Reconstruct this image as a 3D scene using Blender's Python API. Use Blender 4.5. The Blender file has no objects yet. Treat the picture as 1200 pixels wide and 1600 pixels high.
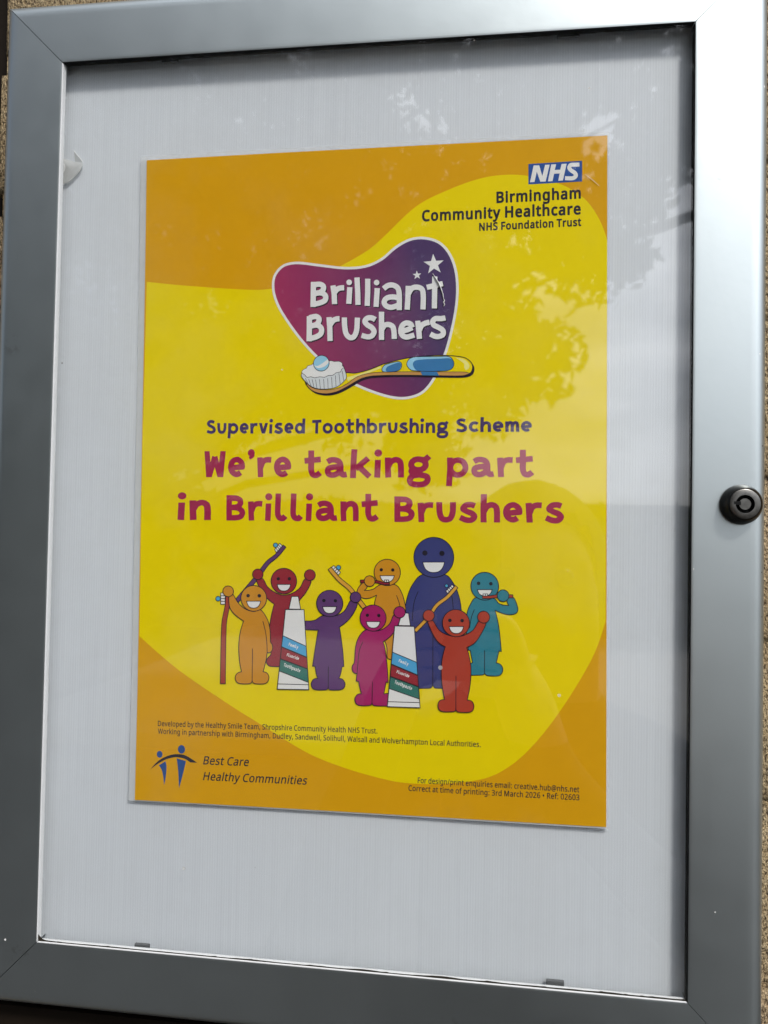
import bpy, bmesh, math, random
from mathutils import Vector, Matrix, noise
from mathutils.geometry import tessellate_polygon

scene = bpy.context.scene
COL = scene.collection
Z0 = 1.65                       # height of the middle of the poster case above the ground

# ------------------------------------------------------------------ camera
cam_data = bpy.data.cameras.new('camera')
cam_data.sensor_fit = 'AUTO'
cam_data.sensor_width = 36.0
cam_data.lens = 27.0
cam_data.clip_start = 0.01
cam_data.clip_end = 500.0
camera = bpy.data.objects.new('camera', cam_data)
COL.objects.link(camera)
CX, CD, CY = 0.05695, -0.01347, -0.33842
R_ = ((0.99155, -0.01842, 0.12845), (0.01505, 0.99952, 0.02716), (-0.12889, -0.02499, 0.99134))
def axis(r): return Vector((r[0], r[2], -r[1]))
ax_r, ax_u, ax_b = axis(R_[0]), -axis(R_[1]), -axis(R_[2])
m = Matrix((ax_r, ax_u, ax_b)).transposed().to_4x4()
m.translation = (CX, CY, Z0 + CD)
camera.matrix_world = m
scene.camera = camera

# ------------------------------------------------------------------ sky, sun, exposure
SUN_DIR = Vector((0.70, -1.0, 1.45)).normalized()      # towards the sun
elev = math.asin(SUN_DIR.z)
world = bpy.data.worlds.new('World')
scene.world = world
world.use_nodes = True
nt = world.node_tree
nt.nodes.clear()
w_out = nt.nodes.new('ShaderNodeOutputWorld')
w_bg = nt.nodes.new('ShaderNodeBackground')
sky = nt.nodes.new('ShaderNodeTexSky')
sky.sky_type = 'NISHITA'
sky.sun_disc = False
sky.sun_elevation = elev
sky.sun_rotation = math.atan2(SUN_DIR.x, SUN_DIR.y)
sky.dust_density = 2.0
w_tc = nt.nodes.new('ShaderNodeTexCoord')
w_map = nt.nodes.new('ShaderNodeMapping'); w_map.inputs['Scale'].default_value = (1, 1, 2.6)
w_n = nt.nodes.new('ShaderNodeTexNoise'); w_n.inputs['Scale'].default_value = 3.2
w_n.inputs['Detail'].default_value = 7; w_n.inputs['Roughness'].default_value = 0.58
w_r = nt.nodes.new('ShaderNodeValToRGB')
w_r.color_ramp.elements[0].position = 0.38; w_r.color_ramp.elements[1].position = 0.66
w_mix = nt.nodes.new('ShaderNodeMixRGB')
nt.links.new(w_tc.outputs['Generated'], w_map.inputs['Vector'])
nt.links.new(w_map.outputs[0], w_n.inputs['Vector'])
nt.links.new(w_n.outputs['Fac'], w_r.inputs[0])
w_dot = nt.nodes.new('ShaderNodeVectorMath'); w_dot.operation = 'DOT_PRODUCT'
w_dot.inputs[1].default_value = SUN_DIR
nt.links.new(w_tc.outputs['Generated'], w_dot.inputs[0])
def w_math(op, a, b):
    x = nt.nodes.new('ShaderNodeMath'); x.operation = op
    for i, v in enumerate((a, b)):
        if isinstance(v, (int, float)): x.inputs[i].default_value = v
        else: nt.links.new(v, x.inputs[i])
    return x.outputs[0]
w_near = w_math('MAXIMUM', w_dot.outputs['Value'], 0.0)
w_veil = w_math('POWER', w_near, 5.0)                   # thin bright cloud round the sun
w_fac = w_math('MAXIMUM', w_math('MAXIMUM', w_r.outputs[0], w_veil), 0.35)
nt.links.new(w_fac, w_mix.inputs['Fac'])
w_low = nt.nodes.new('ShaderNodeVectorMath'); w_low.operation = 'DOT_PRODUCT'
w_low.inputs[1].default_value = Vector((0.62, -0.76, 0.16)).normalized()
nt.links.new(w_tc.outputs['Generated'], w_low.inputs[0])
w_band = w_math('MULTIPLY', w_math('POWER', w_math('MAXIMUM', w_low.outputs['Value'], 0.0), 4.0), 15.0)   # bright hazy horizon under the sun
w_glow = w_math('ADD', w_math('ADD', w_math('MULTIPLY', w_math('POWER', w_near, 3.6), 34.0), 4.5), w_band)
w_comb = nt.nodes.new('ShaderNodeCombineColor')
for i_, k_ in enumerate((1.0, 1.02, 1.07)): nt.links.new(w_math('MULTIPLY', w_glow, k_), w_comb.inputs[i_])
nt.links.new(w_comb.outputs[0], w_mix.inputs['Color2'])
nt.links.new(sky.outputs[0], w_mix.inputs['Color1'])
nt.links.new(w_mix.outputs[0], w_bg.inputs[0])
nt.links.new(w_bg.outputs[0], w_out.inputs[0])
w_bg.inputs['Strength'].default_value = 0.09

sun_data = bpy.data.lights.new('sun', 'SUN')
sun_data.energy = 3.5
sun_data.angle = math.radians(8.0)
sun_data.color = (1.0, 0.955, 0.89)
sun = bpy.data.objects.new('sun', sun_data)
COL.objects.link(sun)
sun.rotation_euler = SUN_DIR.to_track_quat('Z', 'Y').to_euler()
sun.location = SUN_DIR * 20

scene.cycles.max_bounces = 6
scene.cycles.diffuse_bounces = 3
scene.cycles.glossy_bounces = 3
scene.view_settings.view_transform = 'Standard'
scene.view_settings.look = 'None'
scene.view_settings.gamma = 1.0
scene.view_settings.use_curve_mapping = False
scene.view_settings.exposure = -0.33

# ------------------------------------------------------------------ helpers
def obj(name, me_or_bm, mats=None, parent=None):
    if isinstance(me_or_bm, bmesh.types.BMesh):
        me = bpy.data.meshes.new(name)
        me_or_bm.to_mesh(me); me_or_bm.free()
    else:
        me = me_or_bm
    o = bpy.data.objects.new(name, me)
    COL.objects.link(o)
    if mats is not None:
        for mm_ in (mats if isinstance(mats, (list, tuple)) else [mats]):
            me.materials.append(mm_)
    if parent: o.parent = parent
    return o
def tag(o, label, cat, group=None, kind=None):
    if label: o['label'] = label
    if cat: o['category'] = cat
    if group: o['group'] = group
    if kind: o['kind'] = kind
    return o
def empty(name, loc, label, cat, rot=(0, 0, 0)):
    o = bpy.data.objects.new(name, None)
    o.empty_display_size = 0.05
    o.location = loc; o.rotation_euler = rot
    COL.objects.link(o)
    return tag(o, label, cat)
def smooth(o, ang=None):
    for p in o.data.polygons: p.use_smooth = True
    if ang is not None and hasattr(o.data, 'set_sharp_from_angle'):
        o.data.set_sharp_from_angle(angle=math.radians(ang))
    return o

class NT:
    """small helper to wire a material"""
    def __init__(s, name):
        s.m = bpy.data.materials.new(name); s.m.use_nodes = True
        s.t = s.m.node_tree; s.t.nodes.clear()
        s.out = s.n('ShaderNodeOutputMaterial')
    def n(s, typ, **kw):
        x = s.t.nodes.new(typ)
        for k, v in kw.items():
            if k.startswith('_'): setattr(x, k[1:], v)
            else: x.inputs[k.replace('__', ' ')].default_value = v
        return x
    def l(s, a, b): s.t.links.new(a, b)
    def math(s, op, a, b=None, clamp=False):
        x = s.t.nodes.new('ShaderNodeMath'); x.operation = op; x.use_clamp = clamp
        for i, v in enumerate((a, b)):
            if v is None: continue
            if isinstance(v, (int, float)): x.inputs[i].default_value = v
            else: s.l(v, x.inputs[i])
        return x.outputs[0]
    def mix(s, f, a, b):
        x = s.t.nodes.new('ShaderNodeMixRGB')
        for i, v in enumerate((f, a, b)):
            if isinstance(v, (int, float)): x.inputs[i].default_value = v
            elif isinstance(v, tuple): x.inputs[i].default_value = (*v, 1)
            else: s.l(v, x.inputs[i])
        return x.outputs[0]
    def ramp(s, f, p0, p1):
        x = s.t.nodes.new('ShaderNodeMapRange'); x.clamp = True
        s.l(f, x.inputs[0]); x.inputs[1].default_value = p0; x.inputs[2].default_value = p1
        return x.outputs[0]
    def coords(s, scale=(1, 1, 1), rot=(0, 0, 0), kind='Object'):
        tc = s.t.nodes.new('ShaderNodeTexCoord'); mp = s.t.nodes.new('ShaderNodeMapping')
        mp.inputs['Scale'].default_value = scale; mp.inputs['Rotation'].default_value = rot
        s.l(tc.outputs[kind], mp.inputs[0]); return mp.outputs[0]
    def noise(s, vec, scale, detail=3, rough=0.5):
        x = s.n('ShaderNodeTexNoise'); x.inputs['Scale'].default_value = scale
        x.inputs['Detail'].default_value = detail; x.inputs['Roughness'].default_value = rough
        s.l(vec, x.inputs['Vector']); return x.outputs['Fac']
    def specks(s, vec, scale, density, size):
        """sparse small dots: 1 inside a dot"""
        v = s.n('ShaderNodeTexVoronoi'); v.inputs['Scale'].default_value = scale
        s.l(vec, v.inputs['Vector'])
        sep = s.n('ShaderNodeSeparateColor'); s.l(v.outputs['Color'], sep.inputs[0])
        pick = s.math('LESS_THAN', sep.outputs[0], density)
        sz = s.math('MULTIPLY', sep.outputs[1], size)
        near = s.math('LESS_THAN', v.outputs['Distance'], sz)
        return s.math('MULTIPLY', pick, near)
    def principled(s, **kw):
        p = s.n('ShaderNodeBsdfPrincipled')
        for k, v in kw.items():
            p.inputs[k.replace('__', ' ')].default_value = v
        s.l(p.outputs[0], s.out.inputs[0]); return p
    def bump(s, h, strength, dist, p):
        b = s.n('ShaderNodeBump'); b.inputs['Strength'].default_value = strength
        b.inputs['Distance'].default_value = dist
        s.l(h, b.inputs['Height']); s.l(b.outputs[0], p.inputs['Normal']); return b

# ------------------------------------------------------------------ materials
FW, FH = 0.28435 / 2, 0.40707 / 2          # half size of the opening
FRONT, GLASS_F, GLASS_B, BOARD = -0.0060, -0.0053, -0.0040, 0.0012
BAR = 0.0308
WALL_Y = 0.040
def mat_aluminium():
    t = NT('anodised_aluminium')
    p = t.principled(Metallic=1.0, Roughness=0.40)
    v = t.coords()
    lines = t.noise(t.coords((1, 1, 1)), 70, 4, 0.6)
    cloud = t.noise(v, 14, 4, 0.6)
    base = t.mix(t.math('MULTIPLY', cloud, 0.5), (0.58, 0.64, 0.655), (0.64, 0.69, 0.70))
    dark = t.specks(v, 170, 0.05, 0.12)
    lite = t.specks(t.coords((1, 1, 1), (0.4, 0.2, 0.9)), 190, 0.03, 0.11)
    base = t.mix(dark, base, (0.03, 0.03, 0.03))
    base = t.mix(lite, base, (0.85, 0.85, 0.83))
    st_n = t.noise(v, 210, 4, 0.7)
    for (sx, sz, rad) in ((-0.1639, 0.0706, 0.006), (0.1662, 0.1227, 0.0022), (-0.150, -0.2085, 0.007), (0.045, -0.2240, 0.006)):
        dn = t.n('ShaderNodeVectorMath', _operation='DISTANCE')
        t.l(v, dn.inputs[0]); dn.inputs[1].default_value = (sx, -WALL_Y + FRONT, sz + FH + BAR)
        near = t.math('SUBTRACT', 1.0, t.math('DIVIDE', dn.outputs['Value'], rad), True)
        base = t.mix(t.math('MULTIPLY', t.math('MULTIPLY', t.ramp(st_n, 0.50, 0.60), t.ramp(near, 0.0, 0.5)), 0.22), base, (0.16, 0.15, 0.14))
    t.l(base, p.inputs['Base Color'])
    spots = t.math('MAXIMUM', dark, lite)
    t.l(t.math('SUBTRACT', 1.0, spots), p.inputs['Metallic'])
    r = t.math('ADD', t.math('MULTIPLY', lines, 0.06), 0.36)
    t.l(r, p.inputs['Roughness'])
    t.bump(t.noise(v, 320, 2), 0.04, 0.0004, p)
    return t.m
def mat_board():
    t = NT('fluted_plastic_board')
    p = t.principled(Roughness=0.45)
    v = t.coords((1, 1, 0.012))
    fine = t.noise(v, 900, 2, 0.6)
    wv = t.n('ShaderNodeTexWave', _wave_type='BANDS', _bands_direction='X')
    wv.inputs['Scale'].default_value = 270; wv.inputs['Distortion'].default_value = 0.4
    t.l(t.coords((1, 1, 0.02)), wv.inputs['Vector'])
    mixh = t.math('ADD', t.math('MULTIPLY', fine, 0.75), t.math('MULTIPLY', wv.outputs['Fac'], 0.38))
    broad = t.noise(t.coords((1, 1, 0.4)), 9, 3, 0.5)
    c = t.mix(t.ramp(mixh, 0.2, 0.9), (0.62, 0.65, 0.695), (0.71, 0.745, 0.785))
    c = t.mix(t.math('MULTIPLY', t.ramp(broad, 0.45, 0.75), 0.35), c, (0.69, 0.72, 0.74))
    spk = t.specks(t.coords(), 70, 0.035, 0.10)
    c = t.mix(t.math('MULTIPLY', spk, 0.8), c, (0.16, 0.15, 0.14))
    t.l(c, p.inputs['Base Color'])
    t.bump(mixh, 0.12, 0.0003, p)
    return t.m
def mat_glass():
    t = NT('dusty_acrylic_glazing')
    g = t.n('ShaderNodeNewGeometry')
    d = t.n('ShaderNodeVectorMath', _operation='DOT_PRODUCT')
    t.l(g.outputs['Normal'], d.inputs[0]); t.l(g.outputs['Incoming'], d.inputs[1])
    c = t.math('ABSOLUTE', d.outputs['Value'])
    f = t.math('POWER', t.math('SUBTRACT', 1.0, c), 5.0)
    f = t.math('ADD', t.math('MULTIPLY', f, 0.95), 0.049)
    tr = t.n('ShaderNodeBsdfTransparent'); tr.inputs[0].default_value = (0.985, 0.99, 0.99, 1)
    gl = t.n('ShaderNodeBsdfGlossy'); gl.inputs['Roughness'].default_value = 0.026
    gl.inputs[0].default_value = (1, 1, 1, 1)
    wob = t.n('ShaderNodeBump'); wob.inputs['Strength'].default_value = 0.05; wob.inputs['Distance'].default_value = 0.002
    t.l(t.noise(t.coords(), 16, 1), wob.inputs['Height']); t.l(wob.outputs[0], gl.inputs['Normal'])
    m1 = t.n('ShaderNodeMixShader'); t.l(f, m1.inputs[0]); t.l(tr.outputs[0], m1.inputs[1]); t.l(gl.outputs[0], m1.inputs[2])
    df = t.n('ShaderNodeBsdfDiffuse'); df.inputs[0].default_value = (0.62, 0.61, 0.58, 1)
    sm = t.noise(t.coords((1, 1, 1)), 11, 5, 0.62)
    dust = t.math('MULTIPLY', t.ramp(sm, 0.48, 0.85), 0.045)
    pale = t.specks(t.coords((1, 1, 1), (0.3, 0.7, 0.2)), 95, 0.03, 0.10)
    dust = t.math('ADD', t.math('ADD', dust, 0.002), t.math('MULTIPLY', pale, 0.55), True)
    m2 = t.n('ShaderNodeMixShader'); t.l(dust, m2.inputs[0]); t.l(m1.outputs[0], m2.inputs[1]); t.l(df.outputs[0], m2.inputs[2])
    t.l(m2.outputs[0], t.out.inputs[0])
    return t.m
def mat_brick():
    t = NT('combed_sandy_brick')
    p = t.principled(Roughness=0.9)
    p.inputs['Specular IOR Level'].default_value = 0.2
    v = t.coords()
    tilt = t.coords((1, 1, 0.45), (0, math.radians(32), 0))
    grain = t.noise(tilt, 1050, 3, 0.6)
    med = t.noise(v, 300, 3, 0.6)
    big = t.noise(v, 9, 3)
    c = t.mix(t.ramp(med, 0.3, 0.7), (0.40, 0.29, 0.155), (0.56, 0.44, 0.27))
    c = t.mix(t.math('MULTIPLY', t.ramp(big, 0.5, 0.75), 0.5), c, (0.44, 0.28, 0.19))
    c = t.mix(t.ramp(grain, 0.52, 0.36), c, (0.09, 0.06, 0.035))
    t.l(c, p.inputs['Base Color'])
    h = t.math('ADD', grain, t.math('MULTIPLY', med, 0.5))
    t.bump(h, 1.0, 0.004, p)
    return t.m
def mat_simple(name, col, rough=0.6, metal=0.0, spec=0.5, var=0.0, scale=40):
    t = NT(name)
    p = t.principled(Roughness=rough, Metallic=metal)
    p.inputs['Specular IOR Level'].default_value = spec
    if var:
        n = t.noise(t.coords(), scale, 4, 0.6)
        c = t.mix(n, tuple(x * (1 - var) for x in col), tuple(min(1, x * (1 + var)) for x in col))
        t.l(c, p.inputs['Base Color'])
    else:
        p.inputs['Base Color'].default_value = (*col, 1)
    return t.m
def mat_ink(name, col):
    t = NT('ink_' + name)
    p = t.principled(Roughness=0.42)
    p.inputs['Specular IOR Level'].default_value = 0.08
    n = t.noise(t.coords(), 60, 3, 0.6)
    c = t.mix(n, tuple(x * 0.96 for x in col), tuple(min(1, x * 1.04) for x in col))
    t.l(c, p.inputs['Base Color'])
    return t.m
def mat_badge():
    t = NT('ink_badge_gradient')
    p = t.principled(Roughness=0.42); p.inputs['Specular IOR Level'].default_value = 0.3
    sx = t.n('ShaderNodeSeparateXYZ'); t.l(t.coords(), sx.inputs[0])
    f = t.math('ADD', sx.outputs[0], t.math('MULTIPLY', sx.outputs[2], 0.25))
    f = t.ramp(f, 0.012, 0.085)
    t.l(t.mix(f, (0.37, 0.022, 0.105), (0.068, 0.033, 0.125)), p.inputs['Base Color'])
    return t.m

M = dict(alu=mat_aluminium(), lip=mat_simple('pale_sunlit_lip', (0.60, 0.61, 0.62), 0.45), board=mat_board(), glass=mat_glass(), brick=mat_brick(), badge=mat_badge(),
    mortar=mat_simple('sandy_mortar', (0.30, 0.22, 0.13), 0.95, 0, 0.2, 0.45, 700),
    dark=mat_simple('black_channel_and_shaded_lip', (0.012, 0.0125, 0.013), 0.8, 0, 0.1),  # also paints the shade on the top and right lips
    clip=mat_simple('grey_clip_plastic', (0.10, 0.105, 0.11), 0.5),
    grime=mat_simple('grime', (0.03, 0.026, 0.02), 0.95, 0, 0.1, 0.4, 300))
INK = {k: mat_ink(k, c) for k, c in dict(
    yellow=(0.83, 0.655, 0.001), amber_bg=(0.70, 0.355, 0.005), outline=(0.014, 0.012, 0.022), white=(0.80, 0.80, 0.80),
    headline=(0.36, 0.022, 0.085), sub=(0.066, 0.04, 0.14), text=(0.030, 0.028, 0.038), nhs=(0.03, 0.09, 0.33),
    amber=(0.62, 0.27, 0.018), crimson=(0.30, 0.022, 0.038), violet=(0.115, 0.045, 0.165), magenta=(0.37, 0.016, 0.13),
    vermilion=(0.43, 0.052, 0.03), teal=(0.032, 0.22, 0.30), navy=(0.044, 0.052, 0.19), skyblue=(0.075, 0.38, 0.68),
    green=(0.035, 0.18, 0.15), brick=(0.38, 0.05, 0.03), gold=(0.70, 0.36, 0.045), wine=(0.27, 0.02, 0.035),
    tan=(0.58, 0.30, 0.09), blue=(0.05, 0.20, 0.44), paleblue=(0.30, 0.60, 0.80), lemon=(0.86, 0.80, 0.25),
    pearl=(0.66, 0.70, 0.73), figure_blue=(0.025, 0.085, 0.28), shadow=(0.022, 0.012, 0.03)).items()}

# ------------------------------------------------------------------ poster artwork, in 1/100 mm from the poster's centre
HEAD_GLYPHS = {'e': (89,[[44,0,35,1,23,7,11,17,3,32,0,47,1,60,2,64,6,76,14,86,17,89,28,96,44,100,55,99,59,97,70,91,79,82,82,78,87,67,89,50,88,46,87,42,83,38,79,37,35,33,37,31,41,29,46,28,51,30,57,34,58,34,74,12,63,4,50,0],[31,62,32,61,58,63,53,69,49,71,44,72,40,71,36,68]]), 'a': (108,[[25,0,18,3,12,6,7,12,4,17,1,25,0,32,1,39,3,46,6,51,10,55,19,61,36,65,59,67,57,69,51,72,45,73,40,74,32,72,20,65,6,89,20,98,33,101,48,101,61,98,70,94,75,91,79,86,83,81,87,72,90,59,90,36,91,32,93,28,101,30,102,29,108,4,107,3,100,1,88,0,80,2,75,6,71,10,70,10,58,3,48,0,37,-1],[31,28,40,27,46,29,54,33,58,38,44,38,29,34,28,33,28,32,30,29]]), 'n': (90,[[3,0,1,51,0,97,26,97,28,97,28,94,29,93,43,99,55,100,67,97,76,91,81,86,85,80,87,73,89,64,90,45,90,0,89,0,62,0,62,43,61,60,60,67,58,69,55,71,51,72,45,70,38,65,29,47,31,2,30,1,4,-1]]), 'm': (117,[[3,0,1,51,0,97,26,97,29,96,37,99,46,100,55,97,63,90,69,95,75,98,80,99,86,100,91,99,97,97,102,94,107,89,110,84,112,78,115,67,116,45,117,0,90,0,89,0,88,51,87,64,85,71,81,69,79,65,73,50,73,0,72,0,45,0,45,51,44,64,42,71,39,69,36,65,29,47,31,2,30,1,4,-1]]), 'r': (74,[[5,0,0,94,1,95,27,97,29,91,38,96,48,98,56,99,73,98,74,97,72,71,72,70,52,71,44,68,39,62,33,45,31,43,33,1]]), 'i': (36,[[6,0,0,1,0,2,3,86,30,86,31,85,30,50,28,0,28,0,26,-1],[13,102,7,105,3,110,0,116,1,124,4,130,10,135,16,137,23,136,29,133,34,128,36,121,36,115,33,108,28,104,21,101]]), 'l': (64,[[32,-2,20,1,12,7,6,15,1,29,0,46,3,136,31,135,29,69,28,46,29,34,32,27,36,26,42,33,64,15,56,6,50,1,44,-2]]), 't': (85,[[51,-2,41,0,35,4,29,9,25,17,21,28,19,39,18,50,19,69,18,70,3,69,2,71,0,97,19,99,19,133,20,134,45,134,47,133,47,102,48,101,76,104,78,103,80,77,79,76,48,73,47,45,48,34,51,26,55,26,68,35,85,15,85,13,78,7,68,1,62,-2]]), 'k': (101,[[82,-5,41,35,40,36,35,32,30,38,29,36,28,-2,1,-2,0,-1,2,71,6,139,34,137,30,69,30,65,31,65,76,104,95,84,62,55,62,54,101,15,101,13,83,-5]]), 'g': (113,[[47,-49,30,-47,17,-42,12,-39,8,-35,2,-24,0,-14,1,-6,4,3,13,15,9,23,7,29,8,36,11,43,6,56,7,69,10,78,16,87,19,89,28,96,38,100,50,102,63,101,73,99,79,99,83,102,94,112,113,93,113,91,98,77,100,72,102,60,100,50,95,41,85,31,72,25,89,21,95,19,101,15,106,10,109,3,111,-3,111,-11,109,-20,106,-27,99,-35,93,-40,84,-45,69,-48],[43,-20,58,-21,72,-19,77,-17,81,-13,83,-11,83,-7,77,-5,56,-1,55,-1,54,-2,36,-4,33,-6,29,-10,28,-13,28,-15,29,-16,33,-18],[46,51,53,50,59,51,64,52,69,55,72,58,73,60,73,64,72,67,68,70,59,73,51,74,46,73,41,71,35,65,34,63,35,60,38,55]]), 'p': (106,[[10,-44,1,-43,0,-42,5,41,4,97,5,98,31,98,32,97,32,93,40,96,54,99,66,98,79,93,90,86,97,77,99,73,104,62,106,46,104,34,99,23,89,10,79,3,67,-2,52,-3,40,0,32,3,31,3,28,-44,27,-45],[49,26,54,25,60,26,66,28,71,32,74,36,77,42,78,49,77,54,74,60,70,65,66,68,61,70,54,71,49,70,44,67,39,63,36,56,34,51,34,46,36,38,39,34,43,30]]), 'b': (102,[[44,-1,35,1,28,4,27,0,0,0,0,71,2,138,30,137,29,95,30,94,36,97,49,100,62,99,74,95,87,85,95,76,100,63,102,49,100,36,95,23,87,12,75,4,63,-1,50,-2],[49,26,56,27,63,29,67,33,70,37,73,43,74,49,73,55,70,62,67,65,62,69,56,71,50,72,45,71,40,68,35,63,32,58,30,52,31,45,32,39,35,35,40,30,45,27]]), 'd': (100,[[41,-2,30,0,19,7,10,16,4,26,0,43,0,55,4,68,10,80,18,88,30,96,42,99,46,99,58,98,69,93,71,94,72,138,99,138,100,136,98,69,98,0,71,0,69,3,56,-2,45,-3],[41,26,46,25,51,26,55,27,59,30,63,36,65,42,66,49,65,54,63,60,59,65,56,68,50,70,46,71,42,70,36,67,33,63,30,59,28,51,28,45,30,38,33,33,37,29]]), 's': (86,[[43,-4,31,-2,24,0,1,11,0,12,11,36,13,36,30,28,40,25,50,24,53,25,56,28,56,29,50,33,30,42,14,51,10,55,7,60,6,64,6,71,8,77,11,82,18,90,23,94,28,97,39,100,56,101,66,99,79,93,69,68,53,73,44,72,39,71,37,69,45,65,62,59,73,52,79,45,83,40,85,34,86,26,84,20,81,13,74,6,69,2,63,-1,57,-3]]), 'c': (82,[[44,0,34,2,23,7,11,18,3,32,0,43,0,55,4,71,13,84,22,92,32,97,48,100,61,98,71,94,82,85,82,84,64,64,58,69,52,71,48,72,43,71,37,68,33,64,31,60,29,54,28,47,30,41,33,36,37,32,43,29,47,28,53,29,58,31,63,36,65,36,82,16,82,15,74,8,62,2,49,0]]), 'o': (99,[[41,-1,32,1,22,6,10,17,3,29,0,41,0,56,3,69,9,80,20,91,32,97,44,100,59,99,71,95,74,93,83,86,91,76,97,62,99,49,97,37,91,21,84,12,74,5,59,-1,46,-2],[46,26,53,27,59,29,63,32,67,36,70,43,71,49,70,55,67,62,64,65,59,69,53,71,48,72,42,71,37,68,32,63,29,58,27,52,28,45,29,39,32,35,37,30,42,27]]), 'h': (90,[[2,0,1,2,0,58,2,138,29,138,30,137,29,94,29,94,38,98,46,100,55,100,62,98,68,96,76,91,81,85,85,80,88,68,90,52,90,0,89,0,62,0,62,43,61,60,60,67,58,69,55,71,51,72,45,70,38,65,28,46,29,0]]), 'u': (92,[[36,-1,27,2,19,7,15,11,12,16,8,24,4,36,2,49,1,67,0,98,1,99,27,99,28,98,29,59,32,41,35,33,37,29,40,27,47,26,52,27,57,30,59,36,61,42,64,59,64,98,65,99,91,99,92,98,92,76,91,49,87,30,82,19,75,9,70,5,64,2,58,0,49,-2]]), 'v': (88,[[29,0,0,97,4,98,27,98,29,97,44,45,60,98,87,98,88,97,88,95,61,0]]), 'S': (91,[[35,-1,1,8,0,10,7,34,8,35,9,35,34,28,46,26,54,28,62,32,63,34,62,39,60,43,54,48,43,54,25,61,15,69,8,76,3,85,1,93,1,99,4,106,7,111,13,118,20,123,26,125,37,128,54,128,66,124,80,116,68,93,67,92,55,98,47,100,34,98,31,97,30,94,37,87,61,76,74,68,82,61,86,55,89,47,91,37,91,29,89,23,86,16,80,10,73,6,61,1,54,-1,46,-2]]), 'T': (90,[[30,0,32,99,30,100,0,99,0,127,89,130,90,129,90,102,60,101,58,0,56,0]]), 'B': (96,[[2,0,1,2,0,41,0,127,27,127,50,126,62,123,71,118,80,111,83,106,85,99,86,90,86,84,82,75,78,68,88,59,92,54,95,47,96,42,96,34,94,28,90,19,85,12,79,8,72,5,62,2,44,0],[29,28,44,28,61,30,66,33,68,37,68,39,61,46,54,49,42,51,28,51],[28,81,29,80,40,80,51,82,57,88,58,90,58,93,54,96,46,98,28,98]]), 'W': (112,[[11,0,0,127,27,127,32,77,33,74,41,103,42,104,55,100,68,104,78,71,84,127,111,127,112,125,101,0,71,0,56,47,55,49,41,0]]), "'": (36,[[11,85,5,98,6,99,10,102,5,106,2,110,0,115,0,121,3,128,8,133,15,136,22,136,30,132,33,128,35,124,36,117,35,103,32,98,28,94,23,90]]), 'F': (75,[[2,0,1,2,0,127,74,128,75,100,29,99,28,98,28,78,29,77,63,78,64,77,66,51,64,50,29,49,29,47,29,0]]), 'y': (90,[[43,-48,18,-40,31,4,0,95,26,105,46,49,64,104,90,95,45,-48]])}
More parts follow.
